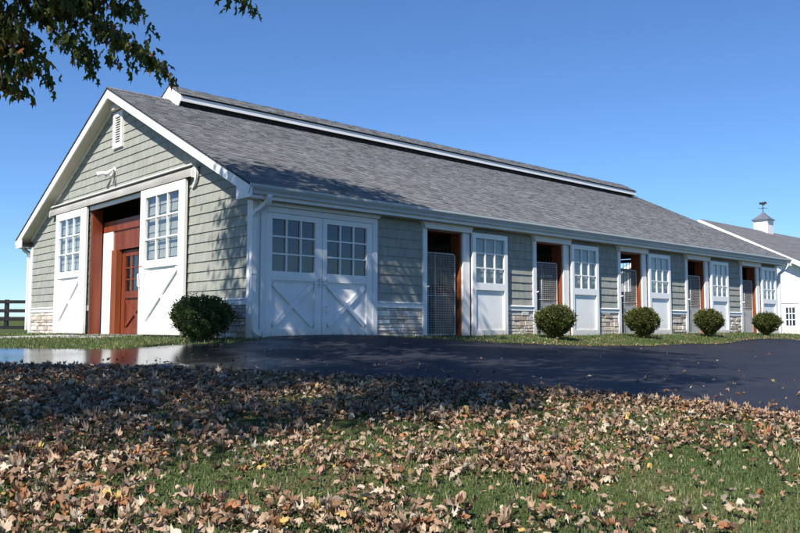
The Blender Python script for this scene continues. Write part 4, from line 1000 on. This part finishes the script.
# crumbled fragments between the whole leaves
fr_ = np.concatenate([LS[rng.integers(0, len(LS), 15000)] + rng.normal(0, .07, (15000, 2)), rim[rng.integers(0, len(rim), 300)] + rng.normal(0, .1, (300, 2))]); fr_ = fr_[edge_dist(fr_, EL_) < .25]
nf = len(fr_); PF = np.stack([fr_[:, 0], fr_[:, 1], terr(fr_[:, 0], fr_[:, 1]) + rng.uniform(.008, .034, nf)], 1)
Vf, Ff, jf = instances(EL, np.zeros(nf, int), PF, rotmats(rng.uniform(0, 6.28, nf), rng.normal(0, .6, nf), rng.normal(0, .8, nf)), rng.uniform(.018, .045, nf))
cf = PALF[rng.choice(len(PALF), nf, p=PRB)] * rng.uniform(.5, 1.05, nf)[:, None]
litter_col = np.concatenate([colv[sel][idx] * (vt * edge_)[:, None], cf[jf]]); F = np.concatenate([F, Ff + len(V)]); V = np.concatenate([V, Vf])
tag(np_mesh('leaf_litter', V, F, litter_col, M['fallen']), 'carpet of dry tan and brown maple leaves spread over the lawn and drive edge', 'fallen leaves', kind='stuff')
names = ['light tan', 'tan brown', 'pale buff', 'dark brown', 'very dark brown', 'russet', 'cream coloured', 'golden tan', 'grey brown', 'pinkish brown']
cache = {}
for i_ in order:
    key = (int(which[i_]), int(ci[i_]))
    if key not in cache:
        v, f = FL[key[0]]; o0 = np_mesh('fallen_leaf', v, f, np.repeat(PALF[key[1]][None] * random.uniform(.85, 1.1), len(v), 0) * rng.uniform(.75, 1.15, len(v))[:, None], M['fallen']); cache[key] = o0.data; o = o0
    else:
        o = bpy.data.objects.new('fallen_leaf', cache[key]); COL.objects.link(o)
    Mx = Matrix([list(Rm[i_][0]), list(Rm[i_][1]), list(Rm[i_][2])]).to_4x4(); Mx.translation = Vector(P3[i_])
    o.matrix_world = Mx @ Matrix.Scale(float(size[i_]), 4)
    tag(o, 'one of the larger %s dry leaves lying on the near grass' % names[key[1]], 'fallen leaf', 'dry leaves fallen on the near lawn')
# a few leaves that stand out
for (x, y, sc, cc, lab, rz_) in [(-4.05, -10.75, .15, (.72, .52, .04), 'bright yellow leaf lying on the grass at the bottom edge', .5), (-6.35, -7.95, .14, (.70, .50, .03), 'bright yellow folded leaf among brown ones on the lawn', 2.2),
                                 (-4.15, -9.45, .14, (.36, .42, .25), 'pale green leaf lying flat on the lawn', 1.2), (-5.70, -9.15, .12, (.42, .45, .34), 'pale silver green leaf on the grass at the bottom edge', .2),
                                 (-3.05, -10.35, .11, (.62, .46, .06), 'small yellow leaf on the grass beside brown leaves', 1.0)]:
    v, f = FL[6 if 'folded' not in lab else 13]; o = np_mesh('fallen_leaf', v, f, np.repeat(np.array([cc]), len(v), 0), M['fallen'])
    o.location = (x, y, tz(x, y) + .05); o.rotation_euler = (.12, .1, rz_); o.scale = (sc, sc, sc); tag(o, lab, 'fallen leaf')

# ------------------------------------------------------------------ camera, sun, sky
cam = bpy.data.cameras.new('camera'); co = bpy.data.objects.new('camera', cam); COL.objects.link(co); S.camera = co
yawc, pitc, rolc, f_ = .8301918540280779, .07566047588615832, .0012895489021870186, 797.6232844145853
Fv = Vector((math.cos(yawc) * math.cos(pitc), math.sin(yawc) * math.cos(pitc), math.sin(pitc))); Rv = Vector((math.sin(yawc), -math.cos(yawc), 0)); Uv = Rv.cross(Fv)
R2 = Rv * math.cos(rolc) + Uv * math.sin(rolc); U2 = -Rv * math.sin(rolc) + Uv * math.cos(rolc)
mw = Matrix((R2, U2, -Fv)).transposed().to_4x4(); mw.translation = Vector(CAM.tolist()); co.matrix_world = mw
cam.sensor_width = 36; cam.lens = f_ / 800 * 36; cam.clip_start = .05; cam.clip_end = 3000
AZ, ELV = math.radians(67), math.radians(45)      # azimuth turned from -Y towards -X
sd = Vector((-math.sin(AZ) * math.cos(ELV), -math.cos(AZ) * math.cos(ELV), math.sin(ELV)))
ld = bpy.data.lights.new('sun', 'SUN'); ld.energy = 5.0; ld.angle = math.radians(.53); ld.color = (1, .94, .85)
lo = bpy.data.objects.new('sun', ld); COL.objects.link(lo); lo.rotation_euler = sd.to_track_quat('Z', 'Y').to_euler(); lo.location = (-20, -10, 20)
w = bpy.data.worlds.new('World'); S.world = w; w.use_nodes = True; nt = w.node_tree; nt.nodes.clear()
sk = nt.nodes.new('ShaderNodeTexSky'); sk.sky_type = 'NISHITA'; sk.sun_disc = False; sk.sun_elevation = ELV; sk.sun_rotation = math.atan2(sd.x, sd.y)
sk.air_density = 1.0; sk.dust_density = .0; sk.ozone_density = 6.0; sk.altitude = 300
bg = nt.nodes.new('ShaderNodeBackground'); bg.inputs['Strength'].default_value = .096
wo = nt.nodes.new('ShaderNodeOutputWorld'); tn = N(nt, 'ShaderNodeMix', data_type='RGBA', blend_type='MULTIPLY'); tn.inputs[0].default_value = 1; tn.inputs[7].default_value = (.71, .88, 1.07, 1); nt.links.new(sk.outputs[0], tn.inputs[6]); nt.links.new(tn.outputs[2], bg.inputs[0]); nt.links.new(bg.outputs[0], wo.inputs[0])
S.view_settings.view_transform = 'Standard'; S.view_settings.look = 'None'; S.view_settings.gamma = 1; S.view_settings.exposure = .58; S.view_settings.use_curve_mapping = False
S.render.engine = 'CYCLES'; S.cycles.max_bounces = 8; S.cycles.transparent_max_bounces = 12; S.cycles.use_denoising = True
